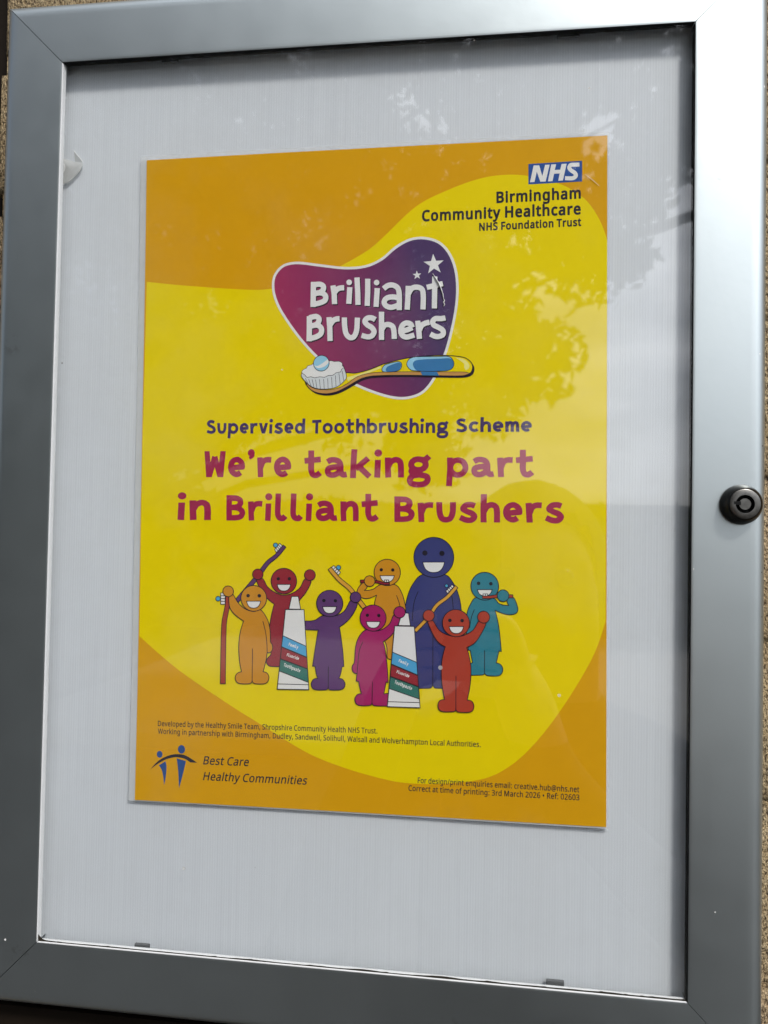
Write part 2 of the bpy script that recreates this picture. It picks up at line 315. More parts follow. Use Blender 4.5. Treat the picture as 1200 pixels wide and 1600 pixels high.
ROMAN_GLYPHS = {' ': (209,[]), ',': (235,[[39,-114,31,-102,48,-32,72,98,84,105,164,104,175,88,175,78,157,18,106,-107,103,-112,94,-115]]), '.': (235,[[109,-21,79,-10,68,0,59,15,57,55,61,75,74,94,119,109,159,95,169,85,178,60,178,30,170,5,159,-8,119,-23]]), '/': (318,[[14,-11,7,-4,7,6,219,576,229,585,304,584,312,576,310,566,98,-4,89,-12]]), '0': (479,[[205,-18,175,-10,150,1,125,18,85,66,70,93,58,128,37,288,56,448,69,483,99,533,120,555,140,569,175,585,205,591,270,591,300,585,325,574,355,554,375,534,393,508,419,453,441,288,431,163,396,63,335,4,240,-20],[212,68,240,64,255,66,275,71,290,79,312,103,327,133,334,158,346,288,333,418,319,458,302,483,285,498,255,508,220,508,185,493,170,477,158,458,143,413,132,288,143,158,151,133,168,98,190,77]]), '2': (479,[[44,-11,36,1,38,66,263,296,304,356,320,426,314,461,305,476,294,489,269,502,234,508,164,495,94,454,84,459,49,502,43,511,44,517,99,559,164,584,234,593,329,573,349,561,379,535,401,501,409,476,416,426,397,341,344,260,265,176,169,81,168,76,429,76,439,66,438,-4,434,-10,424,-12]]), '3': (479,[[167,-17,117,-13,40,13,34,23,35,93,47,101,127,73,207,63,237,65,272,72,304,88,318,103,330,123,337,163,334,193,322,213,272,243,192,253,127,255,121,263,121,323,123,333,132,338,192,338,267,352,307,385,320,433,319,453,308,478,287,496,267,505,232,509,177,503,132,487,92,463,82,461,40,513,37,523,46,533,122,575,227,593,272,590,307,583,342,569,372,547,392,523,406,498,414,473,417,438,402,368,357,316,327,303,377,281,398,263,416,238,426,218,433,188,434,138,429,113,412,71,396,48,360,18,337,5,207,-20]]), '6': (479,[[235,-17,170,-5,105,44,58,128,42,243,50,348,74,438,125,520,205,574,315,593,355,591,390,585,395,582,399,573,399,513,395,504,385,501,320,511,230,491,180,448,149,378,143,333,145,327,155,337,200,361,265,370,355,350,375,338,405,308,421,283,442,188,442,153,429,98,418,73,390,35,355,6,326,-7,280,-19,250,-20],[229,68,250,63,270,65,290,70,305,79,322,93,333,108,347,153,348,208,335,248,325,263,310,276,275,289,250,290,190,275,154,243,138,198,145,148,165,108,200,76]]), ':': (235,[[109,-21,79,-10,68,0,59,15,57,55,61,75,74,94,119,109,159,95,169,85,178,60,178,30,170,5,159,-8,119,-23],[104,324,76,335,66,345,57,370,57,400,62,420,74,437,119,453,156,440,168,430,177,405,178,370,169,345,159,335,119,320]]), '@': (741,[[308,-81,268,-75,228,-64,188,-46,162,-30,126,0,103,27,81,60,53,135,45,220,68,365,138,481,248,557,398,585,518,564,611,505,675,405,696,285,687,210,661,145,613,94,548,75,513,81,493,89,480,100,458,138,423,98,403,87,388,81,363,77,343,75,313,78,283,88,262,100,243,118,225,145,213,175,207,205,205,240,227,335,239,355,271,390,308,413,358,427,388,429,458,423,513,410,520,405,522,395,513,215,516,175,523,162,553,149,568,153,583,165,608,219,616,290,609,355,598,385,573,430,553,452,512,480,458,501,398,508,283,487,198,430,145,340,126,225,133,155,155,95,184,55,203,39,232,20,258,9,323,-5,358,-6,448,4,528,28,538,25,541,20,542,-40,533,-50,453,-74,358,-83],[347,150,373,151,383,155,398,164,407,175,430,260,433,348,388,354,348,347,333,338,303,295,291,235,296,195,303,178,318,160]]), 'A': (532,[[6,-11,0,-4,0,6,224,581,236,587,306,585,533,6,533,-4,530,-9,521,-12,446,-12,439,-9,371,163,366,165,166,165,158,161,91,-9,81,-12],[193,256,201,253,331,253,338,256,266,455]]), 'B': (541,[[84,-11,76,1,76,571,79,580,89,585,304,583,351,576,389,566,419,552,446,531,466,501,476,471,481,431,467,366,429,321,397,306,396,301,434,287,482,241,500,161,493,111,474,67,440,31,419,17,394,7,289,-12],[172,76,179,73,309,75,339,80,359,89,384,114,397,146,399,166,387,216,373,231,349,245,269,257,174,257],[174,341,299,342,349,355,368,371,377,391,382,421,376,456,354,480,314,494,259,499,174,498]]), 'C': (527,[[275,-17,205,0,169,18,142,38,117,63,95,93,79,123,63,163,54,203,49,248,47,288,65,408,122,508,210,569,335,593,420,584,495,559,502,553,503,543,470,476,460,474,400,496,335,505,255,490,198,448,160,378,147,288,168,173,182,143,210,108,250,83,275,74,305,69,335,67,400,74,470,90,481,83,482,13,475,4,405,-14,325,-20]]), 'D': (605,[[84,-11,76,1,76,571,79,580,89,585,309,583,384,567,449,534,482,506,503,481,523,451,539,416,549,381,556,336,556,246,550,201,524,130,503,96,476,66,444,39,379,7,339,-3,294,-10,249,-12],[172,76,234,74,289,77,334,87,374,105,401,126,429,161,445,196,455,241,458,291,452,356,436,406,420,431,389,463,364,477,339,487,284,497,179,499,172,496]]), 'F': (436,[[84,-11,76,1,76,571,79,580,89,585,414,583,420,571,420,506,414,499,173,496,174,319,399,317,405,306,405,241,403,236,394,231,174,231,171,-4,168,-9,159,-12]]), 'H': (614,[[84,-11,76,1,76,571,79,580,89,585,159,585,169,581,172,576,174,343,434,342,441,346,441,576,444,581,454,585,524,585,534,582,538,571,538,1,534,-9,524,-12,454,-12,442,-4,441,251,439,254,179,255,172,251,171,-4,168,-9,159,-12]]), 'L': (440,[[84,-11,76,1,76,576,79,581,89,585,164,584,169,581,172,571,174,76,414,75,422,66,422,1,419,-8,409,-12]]), 'M': (747,[[84,-11,76,1,76,571,79,581,89,585,194,585,204,580,374,136,544,579,554,585,659,585,669,581,672,571,672,1,669,-8,659,-12,589,-12,577,-4,577,411,575,421,411,-4,408,-9,399,-12,344,-12,334,-10,329,-4,169,423,166,416,165,-4,154,-12]]), 'N': (629,[[84,-11,76,1,76,571,79,580,89,585,169,585,180,581,464,142,462,576,474,585,549,583,554,571,554,1,550,-9,544,-12,459,-12,449,-9,164,433,165,-4,154,-12]]), 'R': (519,[[84,-11,76,1,76,571,79,580,89,585,249,585,364,567,389,556,427,526,444,504,461,461,466,411,446,326,403,276,358,251,507,6,508,-4,499,-12,414,-12,405,-9,269,222,264,225,179,225,172,221,171,-4,168,-9,159,-12],[172,311,279,311,304,316,339,333,359,361,366,386,368,406,354,462,334,480,314,489,244,498,174,498]]), 'S': (460,[[147,-17,92,-8,42,12,39,23,39,88,42,95,52,100,127,77,207,68,277,77,316,108,327,148,317,188,282,219,137,283,85,323,57,368,54,378,46,438,52,478,59,498,70,518,87,538,122,564,142,574,237,592,332,583,402,561,407,558,411,548,387,483,382,476,372,476,307,497,242,505,187,496,156,473,144,433,154,393,187,363,347,290,406,233,425,153,422,123,409,78,380,38,362,23,322,0,212,-20]]), 'T': (466,[[194,-12,189,-9,185,1,185,496,14,498,6,506,6,576,9,581,19,585,454,583,459,571,459,507,454,499,282,496,280,-4,269,-12]]), 'W': (766,[[166,-11,158,1,9,566,11,581,21,585,96,585,106,578,211,159,331,576,336,582,346,585,416,585,426,581,429,576,551,166,556,166,658,576,661,581,671,585,746,585,754,581,757,576,756,566,601,-9,591,-12,521,-12,509,-4,381,432,255,-4,246,-12]]), 'a': (470,[[168,-17,113,-6,93,2,68,23,57,38,35,118,38,153,48,178,67,208,88,227,123,246,203,265,313,271,313,308,308,328,296,348,283,358,258,367,238,368,178,359,113,335,105,343,82,403,93,412,163,438,243,449,278,447,313,439,343,428,368,409,387,383,397,363,404,333,407,293,407,-2,398,-12,338,-10,332,-2,323,39,297,13,248,-12,183,-20],[178,63,198,61,243,67,263,76,283,90,295,103,305,123,311,148,313,195,308,197,263,196,198,188,173,180,148,163,134,133,132,118,136,93,141,83,153,73]]), 'b': (513,[[269,-17,194,-1,154,35,149,29,139,-7,134,-11,79,-12,69,-7,66,-2,66,608,74,620,149,621,160,613,160,408,163,403,199,431,279,449,324,445,359,434,389,417,419,390,444,353,459,314,468,268,471,213,449,88,436,63,403,23,359,-5,334,-14,309,-18,284,-20],[230,68,274,63,294,65,319,73,334,83,347,98,359,123,367,148,374,218,367,283,360,308,349,330,334,346,314,358,294,364,249,365,214,356,186,333,171,303,161,213,162,178,168,143,175,118,186,98,199,83]]), 'c': (405,[[215,-18,165,-5,121,18,99,38,68,83,49,138,44,173,42,213,50,288,59,323,85,371,105,395,145,425,175,437,225,448,255,450,320,443,370,427,380,418,356,348,345,344,300,358,255,364,220,360,190,348,168,328,154,303,139,213,153,128,166,103,180,89,205,73,250,65,310,72,365,89,373,78,373,13,365,4,315,-14,250,-20]]), 'd': (513,[[195,-17,155,-6,120,14,91,43,70,75,54,118,45,163,42,213,45,268,56,318,70,354,93,388,125,417,160,437,190,446,235,450,295,440,340,417,350,407,352,408,353,613,365,621,440,620,447,608,447,-2,445,-7,435,-12,375,-12,366,-2,360,34,340,14,295,-10,235,-20],[208,68,245,63,270,65,299,73,315,82,330,98,338,113,346,138,352,168,352,248,340,306,329,328,315,346,295,358,275,364,240,367,215,364,195,356,180,344,167,328,154,303,146,278,139,213,147,143,155,120,167,98,180,83]]), 'e': (472,[[225,-17,175,-6,150,5,120,25,88,58,70,85,58,113,44,173,42,213,67,338,95,383,135,419,160,433,190,443,245,450,300,443,340,427,368,408,395,378,412,348,432,248,433,203,430,193,420,189,141,188,142,168,148,143,159,118,175,97,210,74,235,67,265,64,335,72,400,94,412,88,414,18,410,11,340,-13,260,-20],[143,273,150,269,325,269,333,273,324,318,295,353,240,368,205,361,175,341,160,323,153,308]]), 'f': (296,[[93,-11,85,1,85,361,23,363,14,366,10,376,10,411,18,419,84,441,103,551,123,582,143,599,158,608,238,625,288,620,323,611,330,606,332,596,314,541,308,534,298,533,238,544,223,542,203,533,188,511,181,481,180,446,188,442,283,440,288,431,287,371,278,363,180,361,179,-4,168,-12]]), 'g': (513,[[200,-201,155,-198,80,-173,76,-161,76,-101,80,-91,90,-88,165,-114,245,-122,270,-120,295,-113,325,-93,345,-61,351,-36,353,24,350,28,315,-3,230,-20,190,-16,150,-3,120,16,91,44,69,79,54,119,45,164,42,214,45,264,54,309,67,344,91,384,120,413,153,434,190,446,235,449,310,434,360,393,368,434,375,441,440,441,447,429,447,-6,426,-111,412,-136,395,-156,355,-183,245,-204],[218,64,245,63,290,69,325,92,347,134,354,199,342,304,329,329,305,351,240,367,210,362,190,352,152,299,139,214,145,149,165,101,185,80,200,70]]), 'h': (516,[[74,-11,66,1,66,611,69,616,79,621,149,621,159,616,161,611,160,411,164,403,179,418,229,441,284,449,374,432,409,409,433,376,453,281,453,1,449,-9,439,-12,369,-12,360,-4,359,271,354,316,342,341,329,353,312,361,274,367,234,362,208,351,186,331,172,306,161,221,160,-4,149,-12]]), 'i': (227,[[74,-11,66,1,66,431,69,437,79,442,149,442,159,437,161,431,160,-4,149,-12],[109,490,79,502,70,511,62,531,61,556,67,576,74,586,114,603,148,591,154,586,163,571,167,546,163,521,153,506,119,490]]), 'k': (448,[[74,-11,66,1,66,611,69,616,79,621,149,621,158,616,160,611,159,266,162,261,329,439,339,442,419,442,429,436,430,426,427,421,262,246,443,1,439,-9,434,-12,349,-12,339,-9,194,181,160,151,159,-5,149,-12]]), 'l': (227,[[74,-11,66,1,66,611,69,616,79,621,149,621,159,616,161,606,161,1,157,-9,149,-12]]), 'm': (770,[[74,-11,66,1,66,431,73,441,139,441,147,431,154,396,179,420,224,443,279,450,364,431,384,418,409,390,414,389,434,411,469,432,549,450,584,448,619,440,644,428,669,408,685,386,698,351,705,321,707,281,707,1,703,-9,694,-12,624,-12,614,-4,613,276,609,316,597,341,584,355,559,365,539,367,509,363,474,350,455,331,440,296,433,236,432,-4,429,-9,419,-12,354,-12,344,-9,340,1,340,276,331,326,305,356,259,367,229,362,204,351,184,331,172,306,161,221,160,-4,149,-12]]), 'n': (516,[[74,-11,66,1,66,426,69,437,79,442,139,441,147,431,154,395,179,419,229,443,284,450,324,448,359,440,384,428,408,411,431,381,442,356,450,321,453,281,453,1,449,-9,439,-12,369,-12,360,-4,359,271,354,316,342,341,329,353,312,361,274,367,244,364,219,357,204,349,186,331,174,306,162,256,160,-4,149,-12]]), 'o': (505,[[235,-17,170,-5,101,43,57,118,42,218,48,283,56,313,79,363,98,388,140,422,165,433,195,443,255,450,310,443,340,434,365,421,406,388,425,363,450,313,458,283,464,213,450,118,407,43,340,-4,255,-20],[215,68,235,64,270,64,305,73,320,83,340,103,355,133,367,218,354,298,348,313,330,338,315,350,290,362,250,367,225,364,200,357,180,343,167,328,146,283,139,218,151,133,160,113,175,93,190,80]]), 'p': (513,[[74,-203,66,-191,67,434,79,442,139,442,147,434,154,397,174,415,224,441,284,450,324,445,359,435,389,418,421,389,444,354,459,314,468,269,471,214,448,89,434,61,404,24,364,-3,334,-14,284,-20,222,-11,174,14,164,23,159,19,160,-196,149,-204],[250,64,289,64,304,68,325,79,363,139,374,219,366,284,350,324,334,344,314,357,294,364,269,366,209,352,189,337,174,309,161,229,172,129,184,102,194,89,215,74]]), 'q': (513,[[360,-203,352,-191,353,24,350,28,320,1,280,-14,230,-20,190,-17,155,-6,125,12,95,39,70,74,54,114,45,159,42,214,67,344,94,389,115,409,135,424,180,444,230,450,280,445,320,430,360,393,368,434,375,441,435,442,446,434,447,-191,443,-201,435,-204],[229,64,245,64,305,77,327,94,340,119,353,199,351,254,336,314,315,346,295,358,270,365,240,367,215,364,195,356,180,345,166,329,154,304,141,249,141,179,146,149,156,119,167,99,180,84,200,71]]), 'r': (351,[[74,-11,66,1,68,436,79,442,134,442,144,439,148,431,154,380,174,405,219,437,279,450,334,444,339,440,341,431,329,360,319,356,274,362,234,352,196,326,171,286,161,226,160,-4,149,-12]]), 's': (404,[[157,-17,107,-13,47,8,40,18,42,89,52,95,117,72,187,61,212,62,232,65,261,78,274,93,277,113,271,133,242,157,107,218,58,258,39,323,42,353,52,378,67,399,92,420,117,433,177,448,212,450,287,442,352,421,360,413,360,403,336,348,327,341,267,360,207,368,147,355,134,343,131,328,142,304,172,284,307,224,352,184,370,118,365,78,356,58,337,30,317,13,277,-6,187,-20]]), 't': (309,[[194,-17,144,-7,129,0,104,21,89,42,77,73,73,103,72,358,69,363,19,364,11,373,11,408,14,416,76,448,102,533,114,540,154,540,165,533,166,448,169,442,279,442,288,438,291,433,291,373,284,364,169,363,166,358,166,128,172,93,181,78,199,66,224,62,284,71,290,68,294,58,294,3,289,-5,249,-16,209,-20]]), 'u': (516,[[214,-17,139,-3,104,22,81,53,61,148,61,433,64,438,74,442,144,442,154,438,157,433,159,128,168,98,184,78,204,68,239,63,279,66,309,79,330,98,343,123,355,208,355,433,359,439,369,442,444,440,449,428,449,3,447,-7,439,-12,374,-10,368,-2,359,32,339,11,289,-12,234,-20]]), 'v': (427,[[166,-9,0,426,0,436,11,442,86,442,95,436,211,111,216,110,332,436,341,442,421,441,427,436,428,426,265,-4,256,-12,176,-12]]), 'w': (650,[[130,-8,125,1,8,427,10,438,20,443,90,443,102,437,180,134,185,136,277,437,285,443,370,442,376,432,465,141,470,133,549,437,560,443,630,443,640,439,642,427,520,-8,510,-11,430,-11,420,-6,325,309,305,237,228,-3,225,-8,215,-11,140,-11]]), 'y': (429,[[37,-201,17,-198,8,-191,8,-126,17,-118,67,-123,107,-112,132,-89,152,-52,171,-1,0,424,2,437,12,442,87,442,97,435,190,189,217,111,332,434,342,442,417,442,427,439,430,434,430,424,246,-61,208,-136,152,-187,77,-204]]), '•': (322,[[148,184,108,194,73,229,60,294,74,359,111,394,163,404,213,393,247,359,262,294,248,229,214,194,163,181]])}
BOLD_GLYPHS = {' ': (209,[]), 'B': (580,[[103,-35,82,-24,75,-14,72,1,72,571,77,591,88,602,103,608,323,606,373,599,408,590,451,571,482,546,500,521,519,471,523,426,509,361,503,350,466,306,522,251,541,171,540,136,535,106,513,56,477,16,453,-1,423,-15,308,-35],[217,96,328,98,348,102,368,110,383,126,393,151,394,166,384,206,373,216,358,223,288,234,218,234,214,226,214,101],[215,366,313,365,358,376,369,386,376,406,378,426,374,446,359,461,328,472,303,475,218,476,214,471]]), 'C': (566,[[319,-42,254,-33,214,-21,179,-3,144,23,123,43,93,83,74,118,61,153,50,198,45,238,43,288,62,413,124,523,219,590,349,616,444,607,524,580,534,573,542,563,545,553,545,538,508,463,494,453,479,451,414,474,354,482,284,469,234,432,201,368,190,283,209,178,222,153,244,126,279,103,324,92,354,90,414,96,489,113,509,107,523,88,523,8,519,-3,509,-14,429,-36]]), 'F': (475,[[103,-35,82,-24,75,-14,72,1,72,571,77,591,88,602,108,608,428,608,443,604,457,591,462,571,461,501,453,486,443,478,428,474,218,474,214,466,214,346,217,341,413,341,428,337,441,326,447,311,447,241,443,226,428,212,413,208,215,206,214,1,211,-14,203,-26,188,-34]]), 'H': (653,[[103,-35,82,-24,75,-14,72,1,72,571,78,592,88,602,103,608,178,608,198,603,209,591,214,576,215,366,433,365,437,371,437,576,442,591,453,602,468,608,548,608,566,601,577,586,580,571,580,1,573,-21,563,-30,548,-35,473,-35,458,-32,443,-19,437,1,436,231,218,232,214,226,214,1,211,-14,203,-26,188,-34]]), 'N': (668,[[103,-35,82,-24,75,-14,72,1,72,571,78,592,88,602,103,608,193,608,213,600,458,223,458,571,461,586,472,601,488,608,563,608,583,600,593,586,596,571,596,1,593,-14,588,-23,578,-31,563,-35,473,-35,451,-24,213,345,209,346,208,352,207,-9,198,-25,183,-34]]), 'S': (499,[[206,-42,161,-40,106,-30,47,-7,39,3,35,18,35,88,38,103,51,117,71,123,151,99,226,91,286,99,313,118,316,123,323,148,316,173,286,201,141,265,87,308,52,368,42,433,49,483,59,513,86,550,111,572,151,595,256,616,356,606,431,582,443,573,450,563,453,553,451,538,427,473,421,463,406,454,391,452,321,474,256,481,211,472,193,458,186,433,195,403,221,381,380,308,441,251,448,238,467,158,465,123,459,98,449,68,433,43,416,22,376,-8,341,-24,231,-43]]), 'T': (505,[[208,-34,191,-24,181,-4,181,471,178,474,33,474,18,480,7,491,2,506,5,586,18,602,38,608,478,606,493,596,501,576,501,506,496,491,488,482,468,474,328,474,323,471,323,1,320,-14,308,-29,293,-35]]), 'a': (509,[[197,-43,117,-25,97,-15,65,13,50,38,32,113,35,158,48,193,65,218,97,248,132,266,177,280,222,288,307,293,309,298,306,318,302,328,292,337,272,344,257,345,202,336,142,313,122,315,110,323,103,333,80,388,79,408,87,423,97,431,172,460,262,472,302,470,337,462,372,449,400,428,422,403,440,363,447,333,449,293,448,-7,437,-27,417,-35,352,-33,337,-23,327,-8,272,-35],[192,88,217,84,242,86,257,90,282,103,296,118,302,129,307,148,308,173,222,166,190,153,178,138,174,118,178,98]]), 'c': (444,[[244,-42,179,-28,129,-2,101,23,69,68,54,103,45,133,40,173,38,218,46,293,56,328,84,383,109,412,154,445,189,460,244,471,274,473,344,466,404,446,419,428,421,408,396,338,384,326,369,321,314,336,274,341,254,340,224,330,205,313,194,293,181,213,195,133,207,113,229,96,269,88,319,94,379,113,394,110,404,104,415,83,414,8,409,-5,399,-15,344,-35,274,-43]]), 'd': (552,[[239,-42,199,-38,164,-26,129,-7,94,26,69,63,51,108,41,163,38,213,41,268,52,323,70,368,95,403,126,433,164,456,204,468,249,473,314,464,344,451,348,453,348,608,354,628,364,638,379,644,464,643,483,628,489,608,487,-12,476,-27,459,-35,389,-34,374,-26,364,-11,319,-32,254,-43],[240,88,284,88,319,100,337,123,348,168,348,248,337,298,319,328,289,342,259,344,239,341,224,335,204,313,187,273,181,213,187,153,204,113,218,98]]), 'e': (511,[[264,-42,219,-37,184,-27,134,0,104,25,69,73,56,103,45,143,38,213,63,343,79,373,99,401,144,440,174,456,229,470,264,473,319,467,349,457,394,432,419,409,435,388,452,358,475,243,473,188,464,175,449,167,194,166,186,163,196,133,209,115,224,103,244,94,284,87,349,94,419,117,439,112,449,103,454,93,456,18,452,3,443,-7,364,-35],[192,293,325,293,321,308,300,333,259,345,234,340,219,333,200,313]]), 'g': (552,[[249,-226,169,-220,94,-197,84,-191,76,-181,72,-166,72,-101,75,-86,89,-70,109,-65,189,-91,264,-99,289,-97,314,-88,329,-75,343,-51,347,-26,344,-23,254,-43,204,-38,164,-26,130,-6,94,28,67,69,52,109,41,159,38,214,41,264,51,314,67,359,93,399,124,431,164,456,204,468,254,473,339,455,364,438,373,454,389,464,464,464,483,449,489,429,489,-6,466,-121,449,-150,431,-171,409,-190,384,-204,269,-226],[234,89,259,85,304,92,328,109,344,142,350,199,338,299,333,309,314,330,259,343,239,341,224,334,194,291,182,214,187,154,195,129,214,101]]), 'h': (555,[[93,-35,73,-25,62,-4,62,611,70,631,88,643,173,644,193,634,202,616,203,451,208,448,243,463,303,472,398,455,424,441,443,426,473,386,495,281,495,-4,485,-24,473,-33,463,-35,383,-34,370,-29,361,-19,355,1,355,271,351,306,343,326,333,335,313,342,293,344,258,339,238,331,223,316,213,296,203,221,203,1,198,-18,188,-29,173,-35]]), 'i': (266,[[93,-35,73,-25,62,-4,62,431,68,449,83,462,132,466,118,468,88,481,72,496,58,526,57,561,67,591,83,608,123,624,138,626,185,606,200,586,208,561,209,541,205,516,190,491,178,481,148,468,134,466,183,462,196,451,202,436,203,-4,193,-24,178,-34]]), 'l': (266,[[93,-35,73,-25,62,-4,62,611,70,631,88,643,173,644,193,634,201,621,203,611,203,-4,193,-24,178,-34]]), 'm': (809,[[93,-35,72,-24,65,-14,62,1,62,431,66,446,78,459,93,465,158,465,177,456,188,441,238,465,298,473,388,454,433,424,453,439,483,454,563,472,608,471,643,462,676,446,703,426,723,399,739,361,747,321,749,281,749,-4,743,-19,734,-29,718,-35,638,-34,623,-28,612,-14,609,1,608,296,603,317,593,333,583,339,558,344,533,341,507,331,493,317,482,291,475,236,475,1,469,-19,458,-30,443,-35,368,-35,348,-26,339,-14,336,-4,336,271,328,316,313,335,278,343,253,340,238,333,223,319,214,301,203,221,203,1,200,-14,188,-29,173,-35]]), 'n': (555,[[93,-35,73,-25,62,-4,62,431,68,449,78,459,93,465,158,465,177,456,188,440,243,465,303,473,343,471,378,464,418,446,444,426,469,396,484,361,491,326,495,281,495,1,489,-19,478,-30,458,-35,383,-34,370,-29,361,-19,355,1,355,271,351,306,343,326,333,335,313,342,293,344,266,341,233,327,217,306,209,281,203,226,203,1,198,-18,188,-29,173,-35]]), 'o': (544,[[264,-42,179,-25,103,28,55,108,38,218,45,288,55,323,79,376,100,403,144,439,179,456,234,470,274,473,334,466,369,454,399,439,442,403,464,375,489,323,499,288,506,213,490,108,443,28,364,-26],[250,88,289,87,314,94,339,115,351,138,362,218,350,293,344,307,329,325,299,341,269,344,229,336,204,313,187,273,181,218,193,138,203,118,214,106,229,95]]), 'r': (390,[[93,-35,73,-25,62,-4,62,431,66,446,74,456,88,464,158,465,178,456,193,433,233,459,293,473,328,472,363,465,378,452,383,436,373,361,366,346,358,338,343,333,298,338,263,331,233,311,211,276,203,226,203,1,198,-18,188,-29,173,-35]]), 's': (443,[[196,-42,116,-34,56,-12,46,-5,38,8,36,88,42,103,56,114,76,118,141,94,211,84,256,91,266,96,273,108,267,123,251,136,116,197,61,242,53,253,36,318,39,358,50,388,71,417,96,438,126,454,191,470,226,473,311,464,381,442,393,433,400,423,403,413,401,398,376,338,368,328,356,320,341,318,281,337,226,344,176,334,174,328,181,318,201,305,336,245,389,198,395,188,412,123,406,73,396,48,381,24,354,-2,331,-17,301,-29]]), 't': (348,[[223,-42,158,-30,138,-20,113,-2,89,28,74,68,69,98,68,338,28,343,15,353,8,368,7,413,13,428,23,438,75,463,100,543,113,557,128,563,178,563,198,553,208,533,208,468,213,465,308,464,324,453,333,433,332,368,328,357,318,346,303,340,208,338,208,133,212,103,224,88,243,85,303,94,318,90,326,83,336,63,335,-2,328,-18,313,-28,273,-39]]), 'u': (555,[[243,-42,148,-23,108,4,91,23,77,48,57,148,57,428,60,443,73,459,93,465,168,465,183,460,194,448,199,428,200,133,208,108,218,96,238,88,263,86,293,89,315,98,331,113,340,133,351,208,351,428,356,448,368,460,383,465,458,465,473,461,486,448,491,433,491,3,488,-15,478,-27,458,-35,393,-34,378,-28,363,-13,313,-34]]), 'y': (468,[[81,-226,31,-220,20,-216,9,-206,3,-186,3,-131,6,-116,16,-103,31,-96,81,-100,115,-91,132,-76,150,-41,165,-1,-2,419,-4,434,1,449,16,462,31,465,111,465,131,454,139,439,236,184,328,439,336,453,346,461,361,465,441,465,456,460,470,444,473,434,471,419,286,-71,248,-146,181,-208,101,-227]])}
TX = {'trust_title': [('Birmingham', 'B', [5747,12099,9383,12140],465,0),('Community Healthcare', 'B', [2461,11413,9382,11440],467,0),('NHS Foundation Trust', 'B', [4999,10876,9403,10925],329,0)], 'credit_text': [('Developed by the Healthy Smile Team, Shropshire Community Health NHS Trust.', 'R', [-9476,-11457,687,-11359],234,0),('Working in partnership with Birmingham, Dudley, Sandwell, Solihull, Walsall and Wolverhampton Local Authorities.', 'R', [-9469,-11806,5209,-11738],232,0)], 'contact_text': [('For design/print enquiries email: creative.hub@nhs.net', 'R', [2490,-13418,9383,-13449],236,0),('Correct at time of printing: 3rd March 2026 • Ref: 02603', 'R', [2088,-13778,9389,-13789],236,0)], 'motto_text': [('Best Care', 'R', [-7288,-13089,-5173,-13067],362,1),('Healthy Communities', 'R', [-7276,-13794,-2482,-13752],360,1)], 'subheading': [('Supervised', 'H', [-7375,1971,-2740,1946],498,0),('Toothbrushing', 'H', [-2421,1938,3721,1921],487,0),('Scheme', 'H', [4055,1956,7330,1955],478,0)], 'headline': [("We're", 'H', [-7467,-29,-3365,-33],950,0),('taking', 'H', [-2761,-58,2969,-38],930,0),('part', 'H', [3623,-32,7432,-22],898,0),('in', 'H', [-8713,-2001,-7112,-1998],941,0),('Brilliant', 'H', [-6383,-2012,656,-1995],923,0),('Brushers', 'H', [1344,-2018,8714,-1997],905,0)]}
